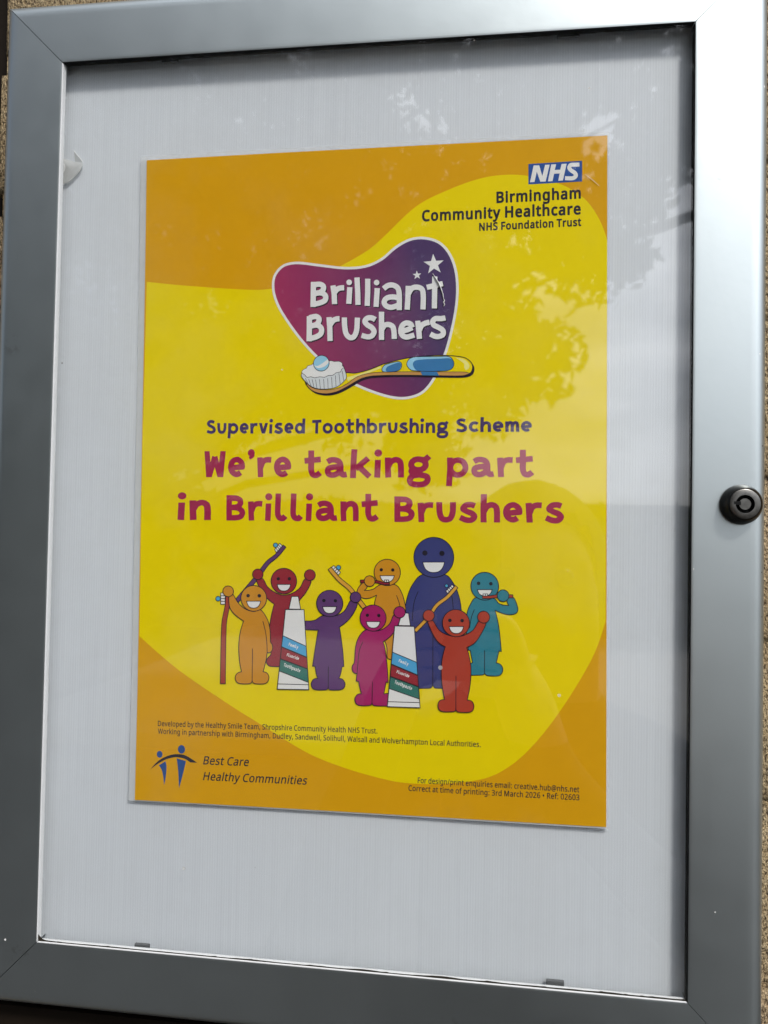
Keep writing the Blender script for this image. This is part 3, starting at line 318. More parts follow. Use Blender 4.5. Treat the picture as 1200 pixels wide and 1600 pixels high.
FIG = [{'c': 'navy', 'b': [2615,-4326,2501,-4381,2407,-4459,2329,-4553,2260,-4655,2194,-4756,2133,-4860,2079,-4972,2033,-5088,1994,-5204,1960,-5316,1932,-5422,1910,-5524,1894,-5627,1886,-5733,1885,-5846,1896,-5984,1919,-6135,1947,-6295,1976,-6462,1998,-6635,2039,-7079,2087,-7665,2139,-8288,2190,-8844,2234,-9231,2247,-9264,2272,-9286,2307,-9300,2349,-9309,2393,-9315,2539,-9310,2679,-9306,2807,-9300,2916,-9292,3000,-9282,3024,-9274,3044,-9259,3061,-9240,3076,-9220,3088,-9201,3098,-9183,3105,-9166,3109,-9148,3112,-9129,3114,-9111,3118,-9129,3122,-9147,3128,-9165,3136,-9182,3146,-9199,3159,-9217,3174,-9236,3192,-9254,3212,-9268,3236,-9274,3330,-9276,3452,-9274,3595,-9268,3753,-9259,3917,-9250,4024,-8704,4125,-8174,4216,-7675,4291,-7224,4344,-6836,4361,-6595,4362,-6357,4352,-6130,4336,-5921,4320,-5739,4306,-5613,4286,-5494,4262,-5380,4233,-5271,4201,-5165,4167,-5063,4130,-4966,4089,-4873,4042,-4784,3988,-4697,3931,-4607,3871,-4514,3802,-4427,3720,-4356,3618,-4310,3449,-4280,3235,-4267,3005,-4271,2789,-4290], 'h': [3111,-3559,879,880], 'hands': [], 'l': [[2436,-5069,2409,-5135,2370,-5227,2326,-5337,2285,-5455,2254,-5574,2232,-5726,2214,-5908,2200,-6093,2190,-6254,2182,-6366],[3860,-5041,3871,-5086,3888,-5148,3907,-5222,3926,-5302,3941,-5380,3952,-5465,3961,-5562,3969,-5658,3976,-5740,3980,-5799],[3102,-7000,3104,-7323,3107,-7799,3109,-8325,3112,-8799,3114,-9121]], 'm': [2626,-3777,3587,-3763,3569,-3828,3550,-3892,3529,-3952,3504,-4007,3474,-4055,3440,-4096,3402,-4132,3360,-4162,3314,-4186,3265,-4204,3208,-4216,3144,-4223,3078,-4224,3014,-4219,2957,-4209,2907,-4192,2861,-4170,2818,-4141,2779,-4107,2744,-4067,2714,-4019,2688,-3965,2665,-3905,2645,-3842], 'e': [[2718,-3374,117,116],[3468,-3380,116,116]]}, {'c': 'amber', 'b': [762,-4802,681,-4833,611,-4879,546,-4931,482,-4980,413,-5017,340,-5039,265,-5055,189,-5064,113,-5070,36,-5074,70,-5043,101,-5012,128,-4980,148,-4947,161,-4912,163,-4871,157,-4825,145,-4779,128,-4740,108,-4714,82,-4703,50,-4702,14,-4709,-21,-4723,-53,-4742,-91,-4775,-133,-4819,-175,-4869,-212,-4921,-242,-4970,-265,-5016,-283,-5063,-296,-5109,-302,-5154,-300,-5195,-291,-5233,-275,-5270,-253,-5304,-223,-5333,-188,-5356,-133,-5381,-67,-5405,8,-5424,87,-5435,166,-5434,246,-5418,329,-5392,415,-5356,503,-5315,591,-5271,561,-5361,534,-5453,513,-5547,501,-5645,501,-5749,517,-5909,544,-6098,582,-6300,629,-6500,681,-6685,748,-6855,831,-7021,917,-7180,993,-7329,1049,-7465,1072,-7579,1079,-7696,1079,-7808,1078,-7906,1084,-7982,1092,-8008,1106,-8031,1125,-8050,1146,-8066,1169,-8078,1195,-8085,1223,-8088,1254,-8088,1286,-8086,1319,-8083,1325,-7765,1335,-7456,1354,-7164,1384,-6898,1430,-6666,1498,-6498,1598,-6345,1708,-6206,1806,-6080,1871,-5965,1891,-5885,1892,-5808,1880,-5732,1862,-5654,1843,-5571,1822,-5480,1796,-5383,1765,-5285,1730,-5190,1689,-5106,1647,-5027,1603,-4952,1553,-4884,1491,-4829,1412,-4790,1301,-4768,1165,-4761,1019,-4767,879,-4781], 'h': [1052,-4256,589,584], 'hands': [[269,-4652,241,238]], 'l': [[1476,-5258,1493,-5302,1518,-5364,1545,-5436,1572,-5509,1594,-5577,1611,-5642,1626,-5710,1639,-5776,1649,-5832,1656,-5871]], 'm': [733,-4406,1368,-4395,1357,-4435,1344,-4474,1330,-4511,1314,-4545,1294,-4574,1272,-4599,1246,-4621,1219,-4639,1188,-4654,1155,-4666,1118,-4673,1076,-4678,1032,-4678,990,-4676,952,-4669,919,-4659,888,-4645,860,-4628,835,-4607,811,-4583,791,-4554,774,-4520,759,-4484,746,-4445], 'e': [[786,-4142,75,74],[1301,-4143,75,74]]}, {'c': 'teal', 'b': [4975,-5280,4900,-5318,4841,-5376,4795,-5448,4756,-5524,4717,-5599,4680,-5671,4648,-5746,4620,-5824,4598,-5907,4579,-5994,4563,-6096,4550,-6206,4542,-6323,4539,-6445,4541,-6570,4553,-6740,4572,-6930,4596,-7136,4623,-7352,4653,-7574,4731,-7582,4838,-8099,4799,-8124,4763,-8151,4730,-8182,4703,-8218,4683,-8260,4669,-8323,4661,-8398,4658,-8481,4658,-8570,4660,-8662,4804,-8656,4942,-8650,5068,-8644,5175,-8638,5256,-8631,5275,-8628,5292,-8621,5308,-8612,5322,-8602,5334,-8592,5342,-8582,5349,-8571,5353,-8559,5357,-8547,5359,-8534,5364,-8549,5370,-8563,5376,-8576,5385,-8589,5396,-8601,5410,-8613,5427,-8625,5446,-8636,5467,-8645,5489,-8649,5555,-8654,5643,-8658,5739,-8659,5830,-8657,5902,-8651,5940,-8643,5977,-8631,6010,-8615,6040,-8594,6066,-8568,6089,-8536,6111,-8497,6128,-8454,6139,-8411,6142,-8369,6137,-8326,6124,-8282,6104,-8238,6081,-8198,6053,-8165,6022,-8139,5985,-8120,5945,-8105,5902,-8093,5857,-8083,5973,-7571,6071,-7579,6063,-7478,6054,-7376,6045,-7272,6034,-7164,6021,-7051,6006,-6924,5990,-6787,5972,-6646,5952,-6508,5930,-6379,5906,-6259,5879,-6144,5851,-6034,5822,-5926,5792,-5820,5877,-5856,5962,-5889,6043,-5920,6122,-5946,6195,-5967,6261,-5981,6327,-5990,6389,-5995,6449,-5995,6504,-5991,6554,-5982,6603,-5969,6649,-5951,6688,-5929,6719,-5903,6743,-5872,6760,-5835,6771,-5795,6774,-5753,6769,-5710,6748,-5626,6714,-5519,6672,-5408,6625,-5311,6577,-5247,6521,-5222,6453,-5221,6386,-5240,6329,-5270,6295,-5305,6284,-5347,6291,-5400,6312,-5462,6340,-5529,6373,-5599,6290,-5595,6208,-5588,6129,-5577,6055,-5560,5987,-5535,5930,-5495,5885,-5440,5841,-5383,5792,-5333,5727,-5301,5601,-5278,5439,-5261,5264,-5254,5102,-5259], 'h': [5341,-4782,600,605], 'hands': [[6134,-5178,252,255]], 'l': [[4901,-5804,4882,-5849,4856,-5912,4826,-5986,4797,-6066,4773,-6146,4753,-6240,4736,-6348,4720,-6457,4707,-6552,4698,-6618],[5353,-7563,5353,-7714,5353,-7935,5354,-8179,5354,-8400,5354,-8550]], 'm': [5025,-4940,5658,-4927,5646,-4966,5633,-5004,5619,-5039,5602,-5072,5583,-5100,5560,-5125,5535,-5146,5508,-5163,5477,-5178,5444,-5189,5407,-5196,5365,-5200,5322,-5201,5280,-5199,5242,-5193,5209,-5183,5179,-5170,5151,-5153,5125,-5133,5102,-5110,5082,-5082,5065,-5050,5051,-5015,5037,-4978], 'e': [[5075,-4662,78,78],[5604,-4668,78,78]]}, {'c': 'crimson', 'b': [-4637,-4627,-4588,-4675,-4543,-4750,-4500,-4839,-4452,-4927,-4397,-5002,-4332,-5062,-4260,-5117,-4184,-5168,-4106,-5213,-4029,-5252,-3953,-5287,-3876,-5318,-3797,-5343,-3718,-5360,-3639,-5365,-3556,-5358,-3471,-5340,-3387,-5314,-3304,-5282,-3226,-5246,-3153,-5207,-3082,-5163,-3015,-5113,-2952,-5059,-2895,-4998,-2846,-4923,-2805,-4833,-2768,-4742,-2729,-4666,-2683,-4618,-2622,-4600,-2549,-4603,-2477,-4624,-2421,-4662,-2394,-4713,-2404,-4786,-2441,-4884,-2494,-4992,-2554,-5099,-2609,-5194,-2663,-5276,-2724,-5353,-2786,-5425,-2842,-5491,-2887,-5551,-2916,-5590,-2944,-5628,-2968,-5667,-2984,-5708,-2988,-5754,-2968,-5892,-2929,-6069,-2884,-6272,-2844,-6487,-2821,-6703,-2813,-7007,-2814,-7354,-2821,-7733,-2834,-8134,-2849,-8545,-3170,-8556,-3478,-8566,-3759,-8574,-3998,-8578,-4180,-8578,-4217,-8574,-4251,-8564,-4283,-8550,-4311,-8533,-4337,-8512,-4360,-8488,-4381,-8460,-4399,-8428,-4411,-8396,-4417,-8364,-4414,-8332,-4404,-8300,-4389,-8268,-4371,-8234,-4351,-8201,-4322,-8165,-4284,-8129,-4245,-8090,-4214,-8046,-4199,-7995,-4205,-7916,-4227,-7822,-4256,-7718,-4283,-7608,-4299,-7495,-4304,-7357,-4302,-7200,-4297,-7036,-4288,-6879,-4278,-6740,-4267,-6631,-4253,-6527,-4235,-6428,-4217,-6331,-4197,-6234,-4177,-6138,-4155,-6043,-4132,-5951,-4108,-5859,-4084,-5767,-4147,-5726,-4209,-5684,-4271,-5640,-4331,-5593,-4389,-5542,-4445,-5488,-4500,-5431,-4553,-5371,-4605,-5306,-4654,-5234,-4716,-5136,-4788,-5018,-4855,-4897,-4904,-4788,-4923,-4708,-4900,-4656,-4846,-4621,-4774,-4605,-4700,-4607], 'h': [-3647,-4725,594,579], 'hands': [[-4859,-4438,246,238],[-2449,-4433,251,246]], 'l': [], 'm': [-3956,-4882,-3335,-4871,-3346,-4913,-3358,-4954,-3372,-4993,-3388,-5028,-3407,-5059,-3429,-5086,-3453,-5109,-3480,-5128,-3510,-5144,-3542,-5156,-3579,-5164,-3620,-5169,-3663,-5169,-3704,-5166,-3741,-5160,-3773,-5149,-3803,-5135,-3831,-5116,-3856,-5094,-3879,-5069,-3899,-5038,-3916,-5003,-3930,-4965,-3944,-4924], 'e': [[-3908,-4624,78,76],[-3395,-4615,78,76]]}, {'c': 'amber', 'b': [-6198,-5468,-6208,-5544,-6207,-5646,-6198,-5758,-6180,-5869,-6154,-5965,-6118,-6043,-6073,-6113,-6019,-6178,-5960,-6239,-5896,-6299,-5826,-6357,-5750,-6413,-5669,-6466,-5584,-6517,-5498,-6568,-5532,-6665,-5565,-6764,-5596,-6864,-5624,-6969,-5647,-7078,-5667,-7193,-5682,-7312,-5694,-7435,-5702,-7560,-5706,-7687,-5706,-7817,-5700,-7952,-5691,-8088,-5679,-8220,-5665,-8342,-5648,-8453,-5629,-8558,-5606,-8659,-5582,-8757,-5558,-8854,-5604,-8866,-5648,-8880,-5690,-8897,-5728,-8917,-5761,-8941,-5789,-8973,-5814,-9010,-5834,-9050,-5847,-9091,-5852,-9131,-5849,-9173,-5838,-9217,-5820,-9260,-5797,-9299,-5771,-9330,-5740,-9354,-5704,-9372,-5664,-9385,-5621,-9394,-5576,-9399,-5507,-9402,-5423,-9402,-5335,-9398,-5255,-9392,-5194,-9386,-5169,-9381,-5146,-9372,-5124,-9360,-5106,-9347,-5090,-9332,-5078,-9315,-5070,-9296,-5063,-9275,-5059,-9253,-5055,-9230,-5049,-9252,-5042,-9274,-5034,-9295,-5024,-9313,-5012,-9329,-4997,-9343,-4980,-9356,-4961,-9366,-4940,-9373,-4917,-9376,-4849,-9379,-4758,-9379,-4658,-9377,-4565,-9371,-4491,-9361,-4450,-9350,-4413,-9333,-4379,-9311,-4350,-9285,-4326,-9255,-4307,-9220,-4292,-9180,-4281,-9136,-4276,-9093,-4277,-9053,-4285,-9015,-4299,-8976,-4318,-8940,-4342,-8907,-4368,-8880,-4398,-8860,-4432,-8845,-4470,-8835,-4510,-8827,-4551,-8821,-4523,-8716,-4495,-8613,-4470,-8514,-4447,-8418,-4428,-8329,-4413,-8252,-4401,-8177,-4391,-8105,-4383,-8035,-4376,-7965,-4338,-7966,-4302,-7965,-4268,-7961,-4237,-7951,-4210,-7935,-4187,-7911,-4166,-7878,-4150,-7842,-4137,-7803,-4129,-7767,-4126,-7732,-4128,-7695,-4134,-7659,-4142,-7624,-4152,-7592,-4166,-7565,-4185,-7542,-4205,-7520,-4222,-7497,-4232,-7468,-4238,-7392,-4240,-7293,-4241,-7183,-4245,-7070,-4255,-6966,-4269,-6868,-4286,-6772,-4308,-6676,-4337,-6582,-4376,-6490,-4426,-6392,-4488,-6288,-4556,-6190,-4626,-6108,-4694,-6054,-4760,-6038,-4826,-6055,-4893,-6086,-4961,-6116,-5033,-6127,-5109,-6120,-5189,-6105,-5270,-6084,-5351,-6055,-5427,-6020,-5501,-5976,-5574,-5924,-5644,-5865,-5711,-5803,-5773,-5738,-5829,-5663,-5880,-5576,-5928,-5490,-5972,-5418,-6015,-5373,-6057,-5360,-6102,-5368,-6145,-5392,-6179,-5427], 'h': [-5036,-5530,600,582], 'hands': [[-6239,-5235,253,244]], 'l': [[-4599,-6546,-4579,-6614,-4550,-6710,-4518,-6822,-4486,-6938,-4461,-7047,-4443,-7149,-4428,-7252,-4416,-7355,-4406,-7454,-4397,-7548,-4390,-7640,-4385,-7734,-4381,-7822,-4378,-7897,-4376,-7950],[-5061,-7794,-5060,-8017,-5058,-8344,-5057,-8706,-5056,-9033,-5055,-9255]], 'm': [-5370,-5664,-4711,-5650,-4723,-5695,-4735,-5739,-4750,-5780,-4767,-5819,-4787,-5852,-4810,-5880,-4836,-5905,-4865,-5926,-4896,-5943,-4930,-5955,-4969,-5964,-5012,-5969,-5058,-5970,-5102,-5967,-5141,-5960,-5175,-5949,-5207,-5933,-5236,-5914,-5263,-5890,-5287,-5863,-5308,-5830,-5326,-5793,-5342,-5752,-5356,-5708], 'e': [[-5300,-5414,84,81],[-4777,-5408,84,81]]}, {'c': 'violet', 'b': [-2643,-6494,-2552,-6493,-2462,-6490,-2374,-6483,-2289,-6470,-2208,-6449,-2132,-6414,-2060,-6366,-1991,-6315,-1923,-6270,-1853,-6240,-1781,-6232,-1710,-6239,-1638,-6253,-1567,-6265,-1495,-6267,-1423,-6259,-1351,-6247,-1278,-6231,-1208,-6210,-1140,-6184,-1075,-6153,-1012,-6119,-951,-6080,-893,-6033,-838,-5977,-779,-5889,-721,-5774,-664,-5656,-606,-5557,-550,-5498,-487,-5486,-417,-5505,-351,-5548,-301,-5604,-275,-5666,-281,-5740,-311,-5832,-356,-5931,-407,-6030,-457,-6118,-505,-6195,-557,-6267,-612,-6335,-671,-6400,-731,-6463,-795,-6522,-862,-6577,-931,-6629,-1002,-6680,-1073,-6730,-1062,-6786,-1051,-6843,-1040,-6902,-1029,-6963,-1019,-7027,-1000,-7148,-977,-7294,-952,-7455,-929,-7617,-909,-7769,-894,-7912,-881,-8051,-870,-8189,-860,-8326,-851,-8462,-937,-8480,-944,-8539,-953,-8598,-962,-8655,-972,-8711,-984,-8764,-998,-8815,-1014,-8863,-1031,-8910,-1049,-8955,-1067,-9000,-1030,-9002,-993,-9006,-958,-9013,-925,-9025,-895,-9044,-866,-9072,-839,-9107,-814,-9147,-796,-9188,-786,-9229,-786,-9269,-793,-9313,-806,-9357,-826,-9396,-850,-9429,-880,-9454,-917,-9474,-959,-9490,-1005,-9501,-1051,-9510,-1121,-9518,-1205,-9523,-1292,-9525,-1371,-9526,-1432,-9524,-1452,-9522,-1472,-9516,-1489,-9508,-1505,-9499,-1518,-9487,-1529,-9474,-1536,-9459,-1542,-9441,-1546,-9423,-1550,-9404,-1554,-9423,-1559,-9442,-1566,-9460,-1574,-9476,-1584,-9490,-1598,-9502,-1613,-9513,-1631,-9522,-1650,-9529,-1670,-9533,-1733,-9539,-1817,-9544,-1909,-9548,-1996,-9550,-2068,-9547,-2112,-9541,-2154,-9533,-2193,-9520,-2228,-9502,-2257,-9479,-2282,-9448,-2302,-9410,-2317,-9367,-2325,-9324,-2326,-9282,-2319,-9240,-2304,-9196,-2282,-9153,-2256,-9115,-2227,-9085,-2193,-9064,-2155,-9050,-2113,-9041,-2069,-9036,-2023,-9033,-2041,-8994,-2058,-8955,-2074,-8915,-2089,-8872,-2102,-8826,-2115,-8770,-2126,-8709,-2137,-8643,-2147,-8574,-2157,-8504,-2275,-8498,-2266,-8433,-2257,-8368,-2248,-8300,-2238,-8230,-2228,-8157,-2210,-8030,-2188,-7875,-2164,-7710,-2140,-7548,-2120,-7406,-2103,-7294,-2086,-7187,-2070,-7084,-2055,-6984,-2039,-6884,-2638,-6880], 'h': [-1528,-5684,600,589], 'hands': [[-359,-5385,242,239]], 'l': [[-1556,-8485,-1555,-8629,-1553,-8840,-1552,-9074,-1550,-9286,-1550,-9429]], 'm': [-1847,-5835,-1216,-5821,-1227,-5864,-1240,-5905,-1254,-5945,-1270,-5980,-1289,-6012,-1312,-6039,-1336,-6062,-1364,-6081,-1394,-6097,-1427,-6109,-1464,-6118,-1506,-6122,-1549,-6123,-1591,-6121,-1629,-6114,-1662,-6103,-1692,-6089,-1720,-6071,-1746,-6049,-1769,-6023,-1789,-5992,-1806,-5957,-1821,-5918,-1835,-5878], 'e': [[-1795,-5559,77,75],[-1270,-5558,76,75]]}, {'c': 'magenta', 'b': [130,-6808,68,-6842,3,-6893,-60,-6957,-118,-7029,-169,-7103,-211,-7182,-248,-7266,-279,-7357,-304,-7453,-325,-7554,-343,-7690,-354,-7850,-362,-8014,-371,-8162,-383,-8274,-395,-8309,-415,-8339,-438,-8366,-458,-8394,-472,-8426,-479,-8461,-482,-8499,-482,-8538,-478,-8575,-470,-8609,-458,-8639,-441,-8668,-422,-8694,-400,-8717,-378,-8734,-355,-8746,-331,-8753,-305,-8756,-279,-8756,-252,-8755,-288,-9088,-172,-9108,-163,-9163,-153,-9217,-143,-9271,-132,-9325,-119,-9378,-105,-9431,-90,-9483,-74,-9534,-58,-9586,-41,-9637,-83,-9641,-124,-9646,-163,-9654,-199,-9668,-232,-9688,-262,-9717,-290,-9754,-314,-9795,-332,-9838,-340,-9880,-339,-9925,-330,-9973,-313,-10021,-290,-10065,-262,-10099,-228,-10124,-186,-10141,-138,-10153,-88,-10160,-35,-10165,29,-10166,104,-10163,181,-10157,251,-10149,305,-10142,329,-10137,351,-10130,372,-10121,390,-10110,405,-10098,416,-10086,424,-10072,429,-10056,432,-10040,434,-10024,438,-10039,443,-10055,448,-10070,455,-10084,465,-10096,477,-10108,492,-10120,508,-10131,526,-10139,546,-10142,624,-10144,727,-10143,846,-10140,978,-10135,1114,-10130,1143,-10006,1167,-9888,1185,-9781,1191,-9692,1184,-9627,1162,-9592,1124,-9578,1076,-9580,1020,-9593,960,-9610,972,-9540,984,-9471,996,-9405,1007,-9344,1017,-9289,1024,-9246,1032,-9205,1040,-9166,1047,-9128,1055,-9090,1144,-9097,1135,-8934,1125,-8772,1114,-8612,1102,-8455,1087,-8302,1068,-8147,1046,-7990,1023,-7839,1001,-7703,980,-7590,967,-7532,952,-7476,934,-7423,916,-7372,897,-7321,956,-7284,1014,-7246,1072,-7205,1129,-7158,1185,-7106,1242,-7048,1299,-6986,1355,-6918,1407,-6844,1456,-6764,1507,-6664,1561,-6548,1610,-6430,1642,-6323,1650,-6241,1624,-6184,1570,-6141,1502,-6115,1432,-6108,1375,-6125,1333,-6174,1298,-6254,1265,-6349,1227,-6445,1179,-6524,1120,-6589,1054,-6649,982,-6704,907,-6751,832,-6790,754,-6819,671,-6840,588,-6853,507,-6861,432,-6865,367,-6856,306,-6835,247,-6812,189,-6799], 'h': [441,-6285,586,579], 'hands': [[1623,-6000,254,251]], 'l': [[-5,-7347,-28,-7399,-62,-7472,-99,-7559,-135,-7653,-162,-7747,-180,-7849,-192,-7960,-201,-8075,-208,-8188,-216,-8294,-225,-8398,-234,-8505,-241,-8605,-247,-8689,-252,-8750],[440,-9087,439,-9233,438,-9449,437,-9687,435,-9902,435,-10048]], 'm': [136,-6451,759,-6436,747,-6477,735,-6516,721,-6554,705,-6588,686,-6619,664,-6644,639,-6667,612,-6686,582,-6701,550,-6712,513,-6721,472,-6725,429,-6726,388,-6724,351,-6718,319,-6707,289,-6694,261,-6676,236,-6655,213,-6630,193,-6601,177,-6568,162,-6531,149,-6491], 'e': [[184,-6167,75,74],[696,-6165,75,74]]}, {'c': 'vermilion', 'b': [2861,-6350,2884,-6442,2935,-6571,3001,-6717,3070,-6859,3130,-6973,3173,-7048,3219,-7118,3267,-7182,3318,-7240,3369,-7292,3422,-7336,3477,-7372,3533,-7403,3591,-7431,3649,-7457,3622,-7542,3596,-7629,3572,-7718,3550,-7810,3531,-7905,3516,-8003,3503,-8104,3493,-8208,3487,-8317,3483,-8429,3483,-8547,3485,-8670,3491,-8796,3501,-8925,3514,-9055,3532,-9188,3554,-9323,3579,-9461,3606,-9600,3635,-9740,3583,-9748,3534,-9759,3488,-9772,3448,-9791,3415,-9816,3390,-9850,3371,-9892,3358,-9938,3351,-9984,3349,-10027,3352,-10069,3360,-10111,3374,-10152,3393,-10188,3418,-10217,3450,-10239,3489,-10255,3533,-10266,3580,-10273,3628,-10277,3700,-10278,3787,-10275,3877,-10269,3959,-10262,4020,-10256,4038,-10253,4056,-10247,4072,-10240,4086,-10232,4098,-10222,4108,-10211,4115,-10198,4121,-10183,4125,-10168,4129,-10153,4135,-10170,4142,-10187,4149,-10203,4157,-10217,4166,-10230,4176,-10240,4188,-10249,4200,-10256,4214,-10261,4229,-10264,4293,-10267,4380,-10270,4477,-10271,4570,-10269,4645,-10263,4693,-10254,4740,-10242,4784,-10225,4821,-10203,4852,-10177,4875,-10142,4892,-10101,4903,-10056,4909,-10010,4908,-9967,4900,-9925,4886,-9881,4865,-9839,4841,-9802,4813,-9773,4781,-9754,4744,-9741,4703,-9734,4660,-9731,4615,-9729,4645,-9597,4673,-9464,4700,-9331,4722,-9198,4741,-9064,4755,-8927,4765,-8784,4771,-8644,4774,-8510,4772,-8387,4767,-8287,4756,-8193,4742,-8102,4725,-8013,4707,-7921,4686,-7828,4663,-7735,4638,-7642,4611,-7549,4584,-7456,4658,-7422,4731,-7386,4802,-7344,4871,-7296,4936,-7237,4999,-7166,5059,-7083,5116,-6994,5170,-6902,5219,-6813,5269,-6719,5322,-6619,5367,-6520,5397,-6433,5403,-6366,5376,-6315,5323,-6277,5256,-6253,5185,-6249,5122,-6268,5069,-6323,5019,-6410,4968,-6512,4914,-6612,4855,-6692,4788,-6752,4716,-6803,4642,-6846,4566,-6883,4492,-6916,4419,-6944,4347,-6966,4275,-6983,4202,-6994,4127,-6999,4050,-6998,3971,-6991,3891,-6978,3811,-6960,3734,-6936,3657,-6907,3580,-6874,3505,-6835,3433,-6787,3365,-6731,3302,-6655,3243,-6559,3187,-6461,3133,-6376,3082,-6318,3034,-6295,2975,-6285,2918,-6289,2875,-6311], 'h': [4107,-6413,590,591], 'hands': [[2912,-6112,248,247],[5303,-6123,259,260]], 'l': [[4124,-8695,4124,-8921,4126,-9254,4127,-9622,4128,-9954,4129,-10179]], 'm': [3810,-6573,4437,-6557,4425,-6600,4413,-6642,4399,-6682,4383,-6718,4363,-6750,4341,-6777,4316,-6801,4289,-6821,4259,-6837,4226,-6849,4189,-6858,4147,-6862,4104,-6864,4063,-6861,4025,-6854,3993,-6844,3962,-6829,3935,-6811,3909,-6788,3887,-6762,3867,-6731,3850,-6696,3835,-6657,3822,-6615], 'e': [[3839,-6300,79,79],[4373,-6297,78,78]]}]
BR = [{'c': 'brick', 'o': [-6305,-9426,-6309,-8902,-6313,-8139,-6314,-7350,-6304,-6746,-6282,-6522,-6242,-6304,-6198,-6091,-6168,-5886,-6159,-5688,-6161,-5495,-6167,-5328,-6171,-5213,-6361,-5217,-6361,-5333,-6359,-5498,-6362,-5684,-6375,-5866,-6407,-6056,-6454,-6265,-6500,-6494,-6529,-6739,-6543,-7351,-6547,-8143,-6547,-8907,-6548,-9432], 'b': [-6597,-5313,-6589,-5832,-6378,-5827,-6386,-5309], 'l': [[-6595,-5443,-6384,-5439],[-6593,-5573,-6382,-5568],[-6591,-5702,-6380,-5698]], 'd': [-6715,-5580,111,107]}, {'c': 'violet', 'o': [-5745,-5727,-5563,-5510,-5299,-5196,-5021,-4864,-4795,-4588,-4667,-4418,-4551,-4252,-4444,-4102,-4342,-3975,-4250,-3888,-4151,-3812,-4044,-3734,-3938,-3641,-3830,-3523,-3724,-3394,-3631,-3277,-3567,-3196,-3697,-3095,-3764,-3175,-3857,-3290,-3963,-3413,-4063,-3519,-4157,-3598,-4260,-3671,-4371,-3752,-4482,-3854,-4597,-3991,-4710,-4146,-4826,-4308,-4952,-4471,-5177,-4742,-5457,-5072,-5724,-5384,-5908,-5599], 'b': [-3862,-3022,-4097,-3313,-4002,-3443,-3736,-3137], 'l': [[-3921,-3095,-3803,-3213],[-3980,-3167,-3869,-3290],[-4039,-3240,-3936,-3367]], 'd': [-4053,-3110,104,101]}, {'c': 'gold', 'o': [-1617,-4177,-1539,-4269,-1427,-4402,-1299,-4548,-1173,-4678,-1050,-4785,-925,-4879,-810,-4964,-713,-5046,-640,-5124,-577,-5203,-514,-5288,-443,-5380,-340,-5510,-221,-5659,-111,-5799,-35,-5895,124,-5771,47,-5676,-64,-5537,-184,-5388,-287,-5260,-357,-5171,-422,-5085,-494,-4998,-580,-4908,-690,-4817,-810,-4729,-930,-4640,-1042,-4545,-1160,-4424,-1285,-4283,-1397,-4152,-1476,-4061], 'b': [-1359,-3981,-1050,-4286,-1151,-4413,-1470,-4083], 'l': [[-1282,-4057,-1390,-4165],[-1205,-4134,-1310,-4248],[-1127,-4210,-1230,-4330]], 'd': [-1144,-4078,102,100]}, {'c': 'gold', 'o': [2375,-6865,2484,-6751,2641,-6588,2811,-6407,2956,-6240,3061,-6094,3149,-5953,3230,-5823,3318,-5710,3422,-5614,3539,-5527,3664,-5438,3784,-5336,3901,-5213,4015,-5079,4112,-4958,4180,-4875,4059,-4776,3991,-4860,3894,-4979,3784,-5109,3676,-5223,3568,-5314,3447,-5400,3322,-5493,3202,-5604,3101,-5734,3014,-5871,2930,-6008,2833,-6142,2694,-6302,2527,-6480,2370,-6643,2261,-6757], 'b': [3925,-4740,3655,-5019,3729,-5133,4000,-4828], 'l': [[3858,-4810,3932,-4904],[3790,-4879,3864,-4980],[3722,-4949,3797,-5056]], 'd': [3684,-4797,74,74]}, {'c': 'wine', 'o': [-138,-4744,-85,-4736,-10,-4727,74,-4718,158,-4714,262,-4714,381,-4718,499,-4725,602,-4735,680,-4748,755,-4767,830,-4786,906,-4799,983,-4802,1057,-4798,1121,-4793,1164,-4789,1160,-4700,1116,-4702,1054,-4704,985,-4705,919,-4700,854,-4687,783,-4666,705,-4644,619,-4627,510,-4614,388,-4604,266,-4598,158,-4594,67,-4596,-22,-4603,-98,-4610,-151,-4615], 'b': [935,-4590,1121,-4587,1122,-4686,936,-4690], 'l': [[1028,-4589,1029,-4688]], 'd': []}, {'c': 'vermilion', 'o': [5251,-5316,5298,-5316,5367,-5316,5445,-5314,5525,-5310,5601,-5302,5677,-5290,5754,-5279,5833,-5273,5999,-5268,6210,-5265,6412,-5264,6551,-5263,6551,-5128,6412,-5132,6210,-5135,5998,-5141,5827,-5148,5740,-5158,5660,-5172,5585,-5186,5515,-5196,5441,-5203,5365,-5207,5297,-5209,5250,-5212], 'b': [5270,-5118,5467,-5114,5468,-5202,5271,-5206], 'l': [[5369,-5116,5369,-5204]], 'd': []}]
